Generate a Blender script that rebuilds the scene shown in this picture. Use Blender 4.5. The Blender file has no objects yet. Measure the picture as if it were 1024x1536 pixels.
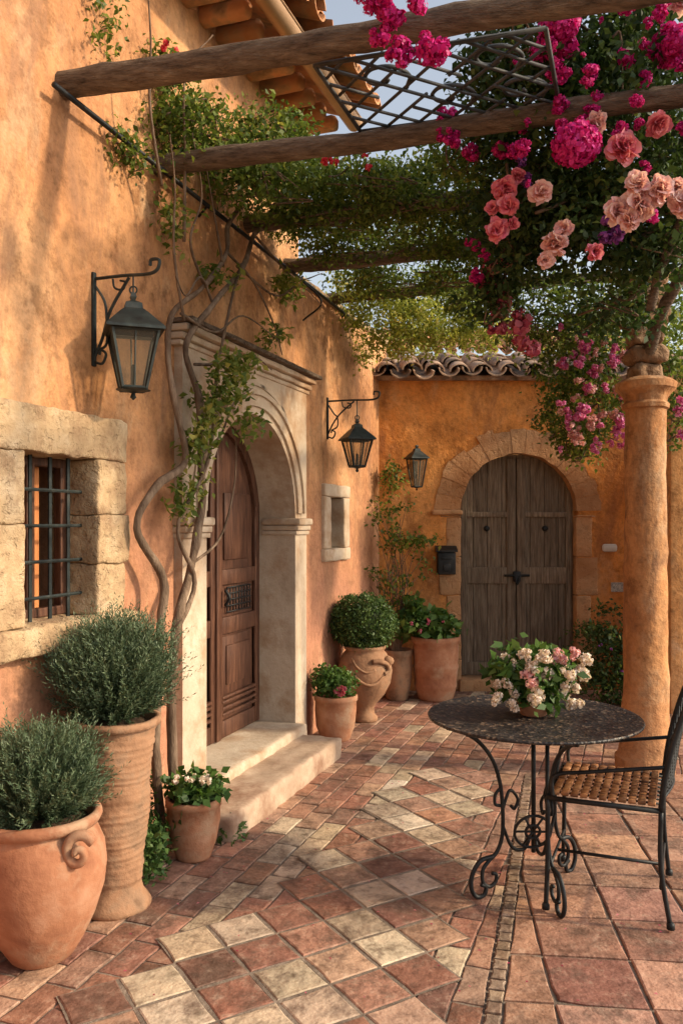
import bpy, bmesh, math, random
import numpy as np
from mathutils import Vector, Matrix, noise
random.seed(7)
R=random.uniform
scene=bpy.context.scene
def link(o): scene.collection.objects.link(o)

# ---------------- materials ----------------
def nt(name):
    m=bpy.data.materials.new(name); m.use_nodes=True
    t=m.node_tree; b=t.nodes['Principled BSDF']; b.inputs['Specular IOR Level'].default_value=.3
    return m,t,b
def N(t,typ,**kw):
    n=t.nodes.new(typ)
    for k,v in kw.items(): setattr(n,k,v)
    return n
def ramp(t,stops,fac):
    r=N(t,'ShaderNodeValToRGB'); e=r.color_ramp.elements
    while len(e)<len(stops): e.new(0.5)
    for i,(p,c) in enumerate(stops):
        e[i].position=p; e[i].color=(*c,1) if len(c)==3 else c
    t.links.new(fac,r.inputs[0]); return r.outputs[0]
def noise_n(t,scale,detail=6,rough=.6,stretch=(1,1,1),dist=0):
    g=t.nodes.get('GEO')
    if not g: g=N(t,'ShaderNodeNewGeometry'); g.name='GEO'
    src=g.outputs['Position']
    if stretch!=(1,1,1):
        mp=N(t,'ShaderNodeMapping'); mp.inputs['Scale'].default_value=stretch
        t.links.new(src,mp.inputs[0]); src=mp.outputs[0]
    n=N(t,'ShaderNodeTexNoise'); n.inputs['Scale'].default_value=scale; n.inputs['Detail'].default_value=min(detail,5 if scale<5 else 3.5)
    n.inputs['Roughness'].default_value=rough; n.inputs['Distortion'].default_value=dist
    t.links.new(src,n.inputs[0]); return n.outputs[0]
def mixc(t,a,b,f,mode='MIX'):
    m=N(t,'ShaderNodeMix',data_type='RGBA',blend_type=mode)
    for v,i in ((f,0),(a,6),(b,7)):
        if isinstance(v,(int,float)): m.inputs[i].default_value=v
        elif isinstance(v,tuple): m.inputs[i].default_value=(*v,1)
        else: t.links.new(v,m.inputs[i])
    return m.outputs[2]
def bump(t,b,h,strength,dist=.01,prev=None):
    n=N(t,'ShaderNodeBump'); n.inputs['Strength'].default_value=strength; n.inputs['Distance'].default_value=dist
    t.links.new(h,n.inputs['Height'])
    if prev: t.links.new(prev,n.inputs['Normal'])
    t.links.new(n.outputs[0],b.inputs['Normal']); return n.outputs[0]
def simple(name,stops,scale=4,detail=5,rough=.8,bs=20,bst=.4,bd=.006,metal=0,stretch=(1,1,1),attr=0,pits=0,rr=.6,stain=None):
    m,t,b=nt(name)
    c=ramp(t,stops,noise_n(t,scale,detail,rr,stretch))
    if attr:
        a=N(t,'ShaderNodeAttribute',attribute_name='tint')
        v=ramp(t,[(0,(1-attr,)*3),(1,(1+attr*.6,)*3)],a.outputs['Fac'])
        c=mixc(t,c,v,1.0,'MULTIPLY')
    if stain:
        s=ramp(t,[(.5,(0,0,0)),(.66,(1,1,1))],noise_n(t,stain[1],8,.7))
        c=mixc(t,c,stain[0],s)
    t.links.new(c,b.inputs['Base Color'])
    b.inputs['Roughness'].default_value=rough; b.inputs['Metallic'].default_value=metal
    h=noise_n(t,bs,8,.7,stretch); p=bump(t,b,h,bst,bd)
    if pits:
        p2=ramp(t,[(.38,(0,0,0)),(.46,(1,1,1))],noise_n(t,pits,5,.6))
        bump(t,b,p2,.8,.006,p)
    return m
def stucco(name,a,b_,c_,low,zlow,stain=(.30,.17,.09),pale=(.60,.40,.25),patch=None):
    m,t,b=nt(name)
    c=ramp(t,[(.36,a),(.5,b_),(.64,c_)],noise_n(t,1.1,9,.70,(1,1,.8),.5))
    f=ramp(t,[(.36,(.58,.55,.52)),(.47,(.96,.96,.96)),(.64,(1.18,1.17,1.15))],noise_n(t,4.2,9,.8))
    c=mixc(t,c,f,1.0,'MULTIPLY')
    sx=N(t,'ShaderNodeSeparateXYZ'); t.links.new(t.nodes['GEO'].outputs['Position'],sx.inputs[0])
    ma=N(t,'ShaderNodeMath',operation='MULTIPLY_ADD'); t.links.new(noise_n(t,1.6,6,.6),ma.inputs[0]); ma.inputs[1].default_value=1.6
    t.links.new(sx.outputs[2],ma.inputs[2])
    mr=N(t,'ShaderNodeMapRange'); mr.inputs[1].default_value=zlow+.4; mr.inputs[2].default_value=zlow+1.7; mr.inputs[3].default_value=.85; mr.inputs[4].default_value=0
    t.links.new(ma.outputs[0],mr.inputs[0])
    c=mixc(t,c,low,mr.outputs[0])
    st=ramp(t,[(.50,(0,0,0)),(.66,(.9,.9,.9))],noise_n(t,1.7,10,.78,(1.5,1.5,.35),.8))
    c=mixc(t,c,stain,st)
    lt=ramp(t,[(.54,(0,0,0)),(.68,(.62,.62,.62))],noise_n(t,2.6,10,.78,(1,1,.6),.3))
    c=mixc(t,c,pale,lt)
    f2=ramp(t,[(.35,(.82,.81,.80)),(.55,(1.04,1.04,1.04))],noise_n(t,22,9,.8))
    c=mixc(t,c,f2,1.0,'MULTIPLY')
    t.links.new(c,b.inputs['Base Color']); b.inputs['Roughness'].default_value=.93
    p=bump(t,b,noise_n(t,3.5,5,.6),.75,.042)
    p=bump(t,b,noise_n(t,26,8,.8),.8,.010,p)
    return m
M_wall=stucco('left_stucco',(.40,.185,.082),(.50,.25,.112),(.57,.315,.155),(.44,.205,.128),1.2,(.30,.155,.085),(.54,.35,.20))
M_back=stucco('ochre_stucco',(.50,.185,.045),(.62,.25,.062),(.68,.31,.10),(.48,.19,.075),-.1,(.35,.14,.05),(.58,.32,.15))
M_right=stucco('right_stucco',(.54,.25,.085),(.62,.31,.115),(.66,.37,.15),(.46,.22,.10),.0)
M_col=stucco('column_plaster',(.30,.13,.05),(.42,.195,.075),(.51,.265,.115),(.40,.21,.115),-.1,(.19,.095,.05),(.50,.33,.19))
M_trav=simple('travertine',[(.3,(.32,.205,.115)),(.5,(.45,.315,.18)),(.7,(.55,.42,.275))],5,9,.95,34,.9,.016,pits=22,rr=.7,stain=((.26,.16,.09),4))
M_lime=simple('limestone',[(.3,(.38,.28,.195)),(.5,(.51,.405,.30)),(.7,(.59,.50,.385))],2.6,9,.9,24,.55,.010,rr=.74,stain=((.37,.235,.14),2.2))
M_step=simple('worn_step_stone',[(.3,(.29,.195,.13)),(.5,(.41,.295,.21)),(.7,(.50,.385,.285))],4,9,.9,24,.5,.009,rr=.75,stain=((.27,.16,.105),3))
M_arch=simple('arch_stone',[(.3,(.38,.18,.075)),(.5,(.50,.27,.13)),(.7,(.56,.36,.20))],3,9,.92,26,.8,.012,pits=18,attr=.15,stain=((.32,.17,.08),3))
M_rub=simple('rubble_stone',[(.3,(.15,.09,.05)),(.5,(.27,.16,.09)),(.7,(.38,.26,.155))],9,9,.95,22,1.0,.02,pits=20,attr=.2,rr=.75)
M_tc=simple('terracotta',[(.3,(.235,.092,.048)),(.5,(.345,.150,.078)),(.7,(.43,.225,.135))],5,9,.88,40,.6,.006,rr=.74,stain=((.38,.24,.15),4))
M_tc2=simple('terracotta_aged',[(.3,(.19,.10,.055)),(.5,(.32,.175,.098)),(.7,(.42,.275,.175))],6,9,.9,40,.7,.007,rr=.74,stain=((.19,.11,.065),6))
M_roof=simple('roof_tile',[(.3,(.40,.165,.07)),(.5,(.54,.25,.115)),(.7,(.60,.36,.195))],5,8,.9,30,.5,.006,attr=.35,stain=((.28,.17,.095),5))
M_roof2=simple('roof_tile_grey',[(.3,(.16,.10,.07)),(.5,(.32,.20,.13)),(.7,(.46,.33,.24))],8,8,.92,30,.7,.008,attr=.35,rr=.75,stain=((.13,.10,.075),6))
M_beam=simple('weathered_timber',[(.28,(.05,.034,.023)),(.45,(.14,.098,.068)),(.6,(.21,.155,.11)),(.75,(.33,.265,.20))],5,9,.9,11,1.0,.03,stretch=(1.0,5,10),rr=.75)
M_door=simple('brown_door_wood',[(.3,(.038,.016,.010)),(.5,(.085,.036,.021)),(.7,(.145,.068,.040))],8,8,.5,14,.6,.007,stretch=(5,5,.5),rr=.74)
M_gdoor=simple('weathered_door_wood',[(.3,(.085,.06,.04)),(.5,(.20,.148,.10)),(.7,(.32,.25,.18))],7,10,.88,12,1.0,.016,stretch=(8,8,.5),attr=.25,rr=.75)
M_iron=simple('wrought_iron',[(.3,(.012,.013,.014)),(.6,(.028,.03,.031)),(.75,(.06,.05,.04))],12,7,.5,60,.3,.002,metal=.4)
M_iron2=simple('verdigris_iron',[(.3,(.018,.02,.02)),(.55,(.035,.045,.044)),(.75,(.08,.08,.07))],12,7,.5,60,.3,.002,metal=.4)
M_lat=simple('lattice_iron',[(.3,(.03,.035,.038)),(.7,(.08,.08,.08))],12,7,.6,60,.3,.002,metal=.2)
M_zinc=simple('gutter_copper',[(.3,(.34,.20,.11)),(.7,(.50,.32,.19))],4,6,.5,20,.2,.002,metal=.3)
M_bark=simple('vine_bark',[(.3,(.07,.043,.027)),(.5,(.15,.10,.066)),(.7,(.27,.19,.13))],14,8,.95,30,1.0,.014,stretch=(1,1,.3),rr=.7)
M_slat=simple('seat_wood',[(.3,(.12,.042,.016)),(.5,(.30,.125,.048)),(.7,(.48,.23,.10))],12,8,.5,20,.4,.004,attr=.4)
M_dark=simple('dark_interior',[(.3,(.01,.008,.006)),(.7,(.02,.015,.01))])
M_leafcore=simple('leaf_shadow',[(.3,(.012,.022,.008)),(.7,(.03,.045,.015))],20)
M_shut=simple('shutter_wood',[(.3,(.40,.13,.04)),(.7,(.6,.25,.09))],6,7,.6,20,.3,.004,stretch=(6,6,.6))
M_soil=simple('soil',[(.3,(.04,.025,.015)),(.7,(.10,.06,.035))],30,6,1,40,1,.01)
M_mort=simple('mortar',[(.3,(.12,.094,.073)),(.5,(.20,.16,.125)),(.7,(.28,.225,.175))],9,9,.98,50,.9,.008)
M_ground=simple('dry_earth',[(.3,(.22,.16,.10)),(.5,(.30,.22,.14)),(.7,(.22,.22,.10))],.6,9,.95,10,.5,.02)
M_hill=simple('hill_scrub',[(.3,(.16,.15,.08)),(.5,(.26,.22,.13)),(.7,(.36,.28,.18))],.15,9,.95,1,.5,.5)
M_white=simple('white_plastic',[(.3,(.5,.48,.44)),(.7,(.62,.6,.57))])
M_plaque=simple('enamel_plaque',[(.42,(.5,.48,.44)),(.5,(.2,.2,.2)),(.58,(.5,.48,.44))],40,2,.4)
M_tabletop,t,b=nt('mosaic_table_top')
noise_n(t,5); vo=N(t,'ShaderNodeTexVoronoi'); vo.inputs['Scale'].default_value=85; t.links.new(t.nodes['GEO'].outputs['Position'],vo.inputs[0])
sp_=N(t,'ShaderNodeSeparateColor'); t.links.new(vo.outputs['Color'],sp_.inputs[0])
c=ramp(t,[(.0,(.010,.010,.012)),(.6,(.030,.029,.031)),(.85,(.06,.05,.043)),(.95,(.13,.09,.065)),(1,(.2,.16,.12))],sp_.outputs[0])
c=mixc(t,c,ramp(t,[(.35,(.5,.5,.5)),(.65,(1.4,1.3,1.2))],noise_n(t,8,5,.7)),1.0,'MULTIPLY')
t.links.new(c,b.inputs['Base Color']); t.links.new(ramp(t,[(.3,(.3,)*3),(.7,(.6,)*3)],noise_n(t,14,5,.7)),b.inputs['Roughness'])
bump(t,b,vo.outputs['Distance'],.6,.004)

M_floor,t,b=nt('terracotta_pavers')
a=N(t,'ShaderNodeAttribute',attribute_name='col')
c=mixc(t,a.outputs['Color'],ramp(t,[(.32,(.42,.40,.38)),(.46,(.90,.90,.90)),(.68,(1.32,1.29,1.25))],noise_n(t,8,10,.8)),1.0,'MULTIPLY')
st=ramp(t,[(.48,(0,0,0)),(.62,(.74,.74,.74))],noise_n(t,3.4,10,.82,dist=.5)); c=mixc(t,c,(.125,.080,.058),st)
st=ramp(t,[(.54,(0,0,0)),(.70,(.5,.5,.5))],noise_n(t,16,10,.8)); c=mixc(t,c,(.37,.285,.215),st)
t.links.new(c,b.inputs['Base Color'])
t.links.new(ramp(t,[(.3,(.48,)*3),(.7,(.85,)*3)],noise_n(t,7,8,.7)),b.inputs['Roughness'])
p=bump(t,b,noise_n(t,11,6,.7),.75,.018); bump(t,b,noise_n(t,60,8,.8),.6,.004,p)

M_glass=bpy.data.materials.new('lantern_glass'); M_glass.use_nodes=True; t=M_glass.node_tree; t.nodes.clear()
o=N(t,'ShaderNodeOutputMaterial'); mx=N(t,'ShaderNodeMixShader'); tr=N(t,'ShaderNodeBsdfTransparent'); gl=N(t,'ShaderNodeBsdfPrincipled')
tr.inputs[0].default_value=(.78,.75,.68,1); gl.inputs['Roughness'].default_value=.12; gl.inputs['Base Color'].default_value=(.3,.26,.2,1)
mx.inputs[0].default_value=.2
t.links.new(tr.outputs[0],mx.inputs[1]); t.links.new(gl.outputs[0],mx.inputs[2]); t.links.new(mx.outputs[0],o.inputs[0])

def leafmat(name,stops,tl=.35,rough=.5):
    m,t,b=nt(name)
    a=N(t,'ShaderNodeAttribute',attribute_name='tint')
    c=ramp(t,stops,a.outputs['Fac']); t.links.new(c,b.inputs['Base Color']); b.inputs['Roughness'].default_value=rough
    tr=N(t,'ShaderNodeBsdfTranslucent'); t.links.new(mixc(t,c,(1.25,1.2,.8),1.0,'MULTIPLY'),tr.inputs[0])
    mx=N(t,'ShaderNodeMixShader'); mx.inputs[0].default_value=tl
    t.links.new(b.outputs[0],mx.inputs[1]); t.links.new(tr.outputs[0],mx.inputs[2])
    t.links.new(mx.outputs[0],t.nodes['Material Output'].inputs[0]); return m
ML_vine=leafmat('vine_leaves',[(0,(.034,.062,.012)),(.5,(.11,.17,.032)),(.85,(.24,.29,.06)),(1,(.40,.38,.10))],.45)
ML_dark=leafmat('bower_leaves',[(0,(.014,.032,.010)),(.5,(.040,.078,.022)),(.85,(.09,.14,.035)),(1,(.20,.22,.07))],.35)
ML_sun=leafmat('sun_painted_leaves',[(0,(.12,.16,.03)),(.5,(.29,.33,.06)),(.85,(.50,.48,.13)),(1,(.68,.52,.2))],.5)  # brighter, yellower leaf copy with sunlight painted into its colour
ML_rose=leafmat('rosemary_leaves',[(0,(.022,.042,.020)),(.5,(.07,.11,.055)),(1,(.18,.23,.13))],.15)
ML_box=leafmat('boxwood_leaves',[(0,(.016,.04,.010)),(.5,(.055,.11,.026)),(1,(.15,.22,.065))],.2)
ML_lush=leafmat('lush_leaves',[(0,(.025,.06,.014)),(.5,(.07,.145,.028)),(1,(.17,.27,.07))],.3)
ML_mag=leafmat('magenta_petals',[(0,(.24,.002,.07)),(.5,(.56,.008,.20)),(1,(.80,.06,.38))],.3)
ML_pink=leafmat('pink_petals',[(0,(.40,.03,.10)),(.5,(.70,.14,.24)),(1,(.86,.38,.44))],.3)
ML_pale=leafmat('pale_pink_petals',[(0,(.52,.16,.19)),(.5,(.76,.42,.43)),(1,(.88,.68,.66))],.3)
ML_dusty=leafmat('dusty_rose_petals',[(0,(.28,.03,.08)),(.5,(.50,.10,.17)),(1,(.68,.26,.30))],.35)
ML_purp=leafmat('purple_petals',[(0,(.09,.015,.12)),(.5,(.19,.04,.24)),(1,(.34,.10,.36))],.3)
ML_mauve=leafmat('mauve_petals',[(0,(.42,.03,.22)),(.5,(.68,.14,.42)),(1,(.82,.42,.62))])
ML_white=leafmat('cream_petals',[(0,(.55,.38,.30)),(.5,(.80,.68,.58)),(1,(.88,.83,.76))],.3)
ML_red=leafmat('red_petals',[(0,(.5,.01,.03)),(.5,(.7,.03,.06)),(1,(.8,.13,.16))],.35)

# ---------------- builders ----------------
def L(s,z,o): return (-2.411+.3304*s+.9439*o,.9439*s-.3304*o,z)
def B(x,z,o): return (x,7.9-o,z)
def W(x,y,z): return (x,y,z)
MATL=Matrix(((.3304,0,.9439,-2.411),(.9439,0,-.3304,0),(0,1,0,0),(0,0,0,1)))
MATB=Matrix(((1,0,0,0),(0,0,-1,7.9),(0,1,0,0),(0,0,0,1)))
def group(name,loc=(0,0,0)):
    e=bpy.data.objects.new(name,None); e.location=loc; e.empty_display_size=.2; link(e); return e
def par(o,p):
    if p: o.parent=p; o.matrix_parent_inverse=Matrix.Translation(-p.location)
class MB:
    def __init__(s): s.v=[];s.f=[];s.t=[]
    def add(s,v,f,t=None):
        b=len(s.v); s.v.extend([tuple(x) for x in v]); s.f.extend([tuple(b+i for i in q) for q in f])
        s.t.extend([R(0,1) if t is None else t]*len(f))
    def make(s,name,mat,parent=None,smooth=False,merge=False,angle=None):
        me=bpy.data.meshes.new(name); me.from_pydata(s.v,[],s.f)
        at=me.attributes.new('tint','FLOAT','FACE'); at.data.foreach_set('value',s.t)
        bm=bmesh.new(); bm.from_mesh(me)
        if merge: bmesh.ops.remove_doubles(bm,verts=bm.verts,dist=1e-5)
        bmesh.ops.recalc_face_normals(bm,faces=bm.faces); bm.to_mesh(me); bm.free()
        me.materials.append(mat)
        if smooth: me.polygons.foreach_set('use_smooth',[True]*len(me.polygons))
        if angle:
            try: me.set_sharp_from_angle(angle=math.radians(angle))
            except Exception: pass
        o=bpy.data.objects.new(name,me); link(o); par(o,parent); return o
def rb(m,F,a0,a1,b0,b1,c0,c1,r=.01,amp=0,step=.08,fr=9,tint=None):
    lo=(a0,b0,c0); hi=(a1,b1,c1); r=min(r,.45*min(hi[i]-lo[i] for i in range(3)))
    tk=[]
    for i in range(3):
        n=max(1,int((hi[i]-lo[i])/step)) if amp else 1
        n=min(n,60)
        tk.append([lo[i]]+list(np.linspace(lo[i]+r,hi[i]-r,n+1))+[hi[i]])
    if tint is None: tint=R(0,1)
    for ax in range(3):
        u,v=[i for i in range(3) if i!=ax]
        for side in (lo,hi):
            vs=[];fs=[];nu=len(tk[u]);nv=len(tk[v])
            for i in range(nu):
                for j in range(nv):
                    p=[0,0,0]; p[ax]=side[ax]; p[u]=tk[u][i]; p[v]=tk[v][j]
                    q=[min(max(p[k],lo[k]+r),hi[k]-r) for k in range(3)]
                    d=Vector([p[k]-q[k] for k in range(3)]); 
                    if d.length>1e-9: d=d.normalized()*r
                    p=[q[k]+d[k] for k in range(3)]
                    w=Vector(F(*p))
                    if amp:
                        nn=noise.noise_vector(w*fr)+.5*noise.noise_vector(w*fr*2.7); w=w+nn*amp
                    vs.append(w)
            for i in range(nu-1):
                for j in range(nv-1):
                    fs.append((i*nv+j,i*nv+j+1,(i+1)*nv+j+1,(i+1)*nv+j))
            m.add(vs,fs,tint)
def prism(m,F,poly,o0,o1,tint=None,amp=0):
    n=len(poly)
    v=[Vector(F(a,b,o0)) for a,b in poly]+[Vector(F(a,b,o1)) for a,b in poly]
    if amp: v=[p+noise.noise_vector(p*12)*amp for p in v]
    f=[tuple(range(n)),tuple(range(2*n-1,n-1,-1))]+[(i,(i+1)%n,n+(i+1)%n,n+i) for i in range(n)]
    m.add(v,f,tint)
def cr(pts,k=6):
    P=[Vector(p) for p in pts]; P=[2*P[0]-P[1]]+P+[2*P[-1]-P[-2]]; out=[]
    for i in range(1,len(P)-2):
        a,b_,c_,d=P[i-1:i+3]
        for j in range(k):
            t=j/k
            out.append(.5*((2*b_)+(c_-a)*t+(2*a-5*b_+4*c_-d)*t*t+(3*b_-a-3*c_+d)*t**3))
    out.append(P[-2]); return out
def tube(m,pts,r0,r1=None,seg=8,k=6,rough=0,smoothp=True,tint=None):
    P=cr(pts,k) if smoothp and len(pts)>2 else [Vector(p) for p in pts]
    if r1 is None: r1=r0
    n=len(P); vs=[];fs=[]; up=None
    for i,p in enumerate(P):
        d=(P[min(i+1,n-1)]-P[max(i-1,0)])
        d=d.normalized() if d.length>1e-9 else Vector((0,0,1))
        if up is None: up=Vector((0,0,1)) if abs(d.z)<.9 else Vector((1,0,0))
        a=d.cross(up); a=a.normalized() if a.length>1e-6 else d.orthogonal().normalized(); b_=a.cross(d).normalized(); up=b_
        r=r0+(r1-r0)*i/(n-1)
        for j in range(seg):
            an=2*math.pi*j/seg; q=a*math.cos(an)+b_*math.sin(an); rr=r
            if rough: rr=r*(1+rough*noise.noise((p+q*r)*7)+rough*.6*noise.noise((p+q*r)*23))
            vs.append(p+q*rr)
    for i in range(n-1):
        for j in range(seg):
            fs.append((i*seg+j,i*seg+(j+1)%seg,(i+1)*seg+(j+1)%seg,(i+1)*seg+j))
    fs.append(tuple(range(seg))); fs.append(tuple(range(n*seg-1,(n-1)*seg-1,-1)))
    m.add(vs,fs,tint)
def lathe(m,prof,c=(0,0,0),seg=40,amp=0,sq=None):
    vs=[];fs=[];n=len(prof)
    for (r,z) in prof:
        for j in range(seg):
            an=2*math.pi*j/seg; p=Vector((c[0]+r*math.cos(an),c[1]+r*math.sin(an),c[2]+z))
            if amp:
                q=noise.noise_vector(p*6)*amp+noise.noise_vector(p*17)*amp*.4; q.z*=.5; p=p+q
            vs.append(p)
    for i in range(n-1):
        for j in range(seg): fs.append((i*seg+j,i*seg+(j+1)%seg,(i+1)*seg+(j+1)%seg,(i+1)*seg+j))
    fs.append(tuple(range(seg))); fs.append(tuple(range(n*seg-1,(n-1)*seg-1,-1)))
    m.add(vs,fs)
def poly_ex(name,loops,o0,o1,MT,mat,parent):
    cu=bpy.data.curves.new(name,'CURVE'); cu.dimensions='2D'; cu.fill_mode='BOTH'; cu.extrude=(o1-o0)/2
    for lp in loops:
        sp=cu.splines.new('POLY'); sp.points.add(len(lp)-1); sp.use_cyclic_u=True
        for i,(x,y) in enumerate(lp): sp.points[i].co=(x,y,0,1)
    ob=bpy.data.objects.new(name,cu); link(ob)
    bpy.context.view_layer.update()
    me=bpy.data.meshes.new_from_object(ob.evaluated_get(bpy.context.evaluated_depsgraph_get()))
    bpy.data.objects.remove(ob); me.name=name
    me.transform(MT@Matrix.Translation((0,0,(o0+o1)/2))); me.materials.clear(); me.materials.append(mat)
    me.polygons.foreach_set('use_smooth',[False]*len(me.polygons))
    o=bpy.data.objects.new(name,me); link(o); par(o,parent); return o
def arch(cx,h,z0,sp,n=28,rz=None):
    rz=rz or h
    return [(cx-h,z0)]+[(cx-h*math.cos(math.pi*i/n),sp+rz*math.sin(math.pi*i/n)) for i in range(n+1)]+[(cx+h,z0)]
def quadmesh(name,V,T,mat,parent):
    n,k,_=V.shape
    me=bpy.data.meshes.new(name); me.vertices.add(n*k); me.vertices.foreach_set('co',V.reshape(-1).astype(np.float32))
    me.loops.add(n*k); me.loops.foreach_set('vertex_index',np.arange(n*k,dtype=np.int32))
    me.polygons.add(n); me.polygons.foreach_set('loop_start',np.arange(0,n*k,k,dtype=np.int32)); 
    try: me.polygons.foreach_set('loop_total',np.full(n,k,dtype=np.int32))
    except Exception: pass
    me.update(calc_edges=True)
    at=me.attributes.new('tint','FLOAT','FACE'); at.data.foreach_set('value',T.astype(np.float32))
    me.materials.append(mat); me.validate()
    o=bpy.data.objects.new(name,me); link(o); par(o,parent); return o
def unit(a): return a/np.maximum(np.linalg.norm(a,axis=1,keepdims=True),1e-9)
def leafV(rng,pts,size,asp,upb=.5,dirb=(0,0,-.2)):
    n=len(pts); a=unit(rng.normal(size=(n,3))+np.array(dirb)); nn=unit(rng.normal(size=(n,3))+np.array((0,-.2,upb*2)))
    b_=unit(np.cross(a,nn)); nn=np.cross(b_,a); s=(size*rng.uniform(.55,1.35,n))[:,None]
    return np.stack([pts,pts+a*s*.45+b_*s*asp*.5+nn*s*.1,pts+a*s-nn*s*.12,pts+a*s*.45-b_*s*asp*.5+nn*s*.1],1)
def leaves(name,blobs,size,mat,parent=None,seed=1,asp=.55,clump=.07,per=30,tb=0):
    rng=np.random.default_rng(seed); VV=[];TT=[]
    for (x,y,z,rx,ry,rz,n) in blobs:
        k=max(1,n//per); d=unit(rng.normal(size=(k,3))); rad=rng.uniform(.2,1.12,k)**.55
        c=np.array((x,y,z))+d*rad[:,None]*np.array((rx,ry,rz))
        pts=np.repeat(c,per,0)+rng.normal(0,clump,(k*per,3))*np.array((1,1,.7))
        ct=np.repeat(rng.uniform(0,1,k),per)
        VV.append(leafV(rng,pts,size,asp)); TT.append(np.clip(.5*ct+.5*rng.uniform(0,1,k*per)+tb,0,1))
    return quadmesh(name,np.concatenate(VV),np.concatenate(TT),mat,parent)
def petals(name,fl,mat,parent=None,seed=1,n=110,ps=.42,sub=0,cup=.18,shell=.25):
    rng=np.random.default_rng(seed); VV=[];TT=[]
    bl=[]
    for (x,y,z,r) in fl:
        if sub:
            for _ in range(sub):
                d=rng.normal(size=3); d/=np.linalg.norm(d)
                bl.append((x+d[0]*r*.6,y+d[1]*r*.6,z+d[2]*r*.75,r*rng.uniform(.35,.6)))
        else: bl.append((x,y,z,r))
    for (x,y,z,r) in bl:
        d=unit(rng.normal(size=(n,3))); rad=rng.uniform(shell,1,n)**.5
        c=np.array((x,y,z))+d*np.array((1,1,.85))*(rad*r)[:,None]
        nn=unit(d+rng.normal(0,.45,(n,3))); a=unit(np.cross(nn,rng.normal(size=(n,3)))); b_=np.cross(nn,a)
        s=(r*ps*rng.uniform(.6,1.2,n))[:,None]
        ring=[]
        for j in range(7):
            an=2*math.pi*j/7; ring.append(c+(a*math.cos(an)+b_*math.sin(an)*.85)*s*(1+.12*rng.normal(size=(n,1)))+nn*s*cup*(math.cos(2*an)+.6))
        VV.append(np.stack(ring,1)); TT.append(np.clip((rad-.5)*.9+.6*rng.uniform(0,1,n)-.05,0,1))
    return quadmesh(name,np.concatenate(VV),np.concatenate(TT),mat,parent)
def peony(name,fl,mat,parent,seed=1,n=90):
    rng=np.random.default_rng(seed); VV=[];TT=[]
    for (x,y,z,r) in fl:
        face=np.array((rng.normal()*.45,-1.0,rng.normal()*.45)); face/=np.linalg.norm(face); c0=np.array((x,y,z))
        for k in range(n):
            d=rng.normal(size=3)+face*.7; d/=np.linalg.norm(d)
            depth=rng.uniform(.25,1)**.6
            base=c0+d*r*.25*depth; ax=d*.9+face*.35+rng.normal(0,.12,3); ax/=np.linalg.norm(ax)
            w=np.cross(ax,face+rng.normal(0,.35,3)); w/=np.linalg.norm(w); nn=np.cross(w,ax)
            ln=r*.80*depth*rng.uniform(.8,1.12); wd=ln*rng.uniform(.42,.62); tl=rng.uniform(0,1)
            G=np.zeros((5,4,3)); fr=rng.normal(0,.07,5)
            for i in range(5):
                u=(i-2)/2
                for j in range(4):
                    q=j/3; ww=wd*(.35+.65*math.sin(math.pi*min(1,q*.62+.1)))
                    G[i,j]=base+ax*ln*q*(1-.16*u*u*q+(fr[i] if j==3 else 0))+w*u*ww+nn*(ln*(.22*u*u*q-.28*q*q)+(ln*fr[4-i]*.8 if j==3 else 0))
            for i in range(4):
                for j in range(3):
                    VV.append([G[i,j],G[i+1,j],G[i+1,j+1],G[i,j+1]]); TT.append(min(1,max(0,.05+.4*tl+.28*j*depth)))
    return quadmesh(name,np.array(VV),np.array(TT),mat,parent)

# ---------------- ground & paving ----------------
me=bpy.data.meshes.new('ground'); me.from_pydata([(-600,-600,-.03),(600,-600,-.03),(600,900,-.03),(-600,900,-.03)],[],[(0,1,2,3)])
me.materials.append(M_ground); o=bpy.data.objects.new('ground',me); link(o)
pav=group('courtyard_paving',(0,4,0))
m=MB(); m.add([(-3.2,-2,-.007),(5,-2,-.007),(5,8.1,-.007),(-3.2,8.1,-.007)],[(0,1,2,3)]); 
m.make('mortar_bed',M_mort,pav)
TV=[];TF=[];TC=[]
def clip(poly,hp):
    for (px,py,nx,ny) in hp:
        out=[];n=len(poly)
        for i in range(n):
            p=poly[i];q=poly[(i+1)%n]; dp=(p[0]-px)*nx+(p[1]-py)*ny; dq=(q[0]-px)*nx+(q[1]-py)*ny
            if dp>=0: out.append(p)
            if dp*dq<0:
                t_=dp/(dp-dq); out.append((p[0]+(q[0]-p[0])*t_,p[1]+(q[1]-p[1])*t_))
        poly=out
        if len(poly)<3: return []
    return poly
def area(c): return abs(sum(c[i][0]*c[(i+1)%len(c)][1]-c[(i+1)%len(c)][0]*c[i][1] for i in range(len(c))))/2
def shrink(poly,g):
    cx=sum(p[0] for p in poly)/len(poly); cy=sum(p[1] for p in poly)/len(poly); out=[]
    for p in poly:
        d=math.hypot(p[0]-cx,p[1]-cy) or 1; k=max(0,1-g*1.35/d); out.append((cx+(p[0]-cx)*k,cy+(p[1]-cy)*k))
    return out
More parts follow.
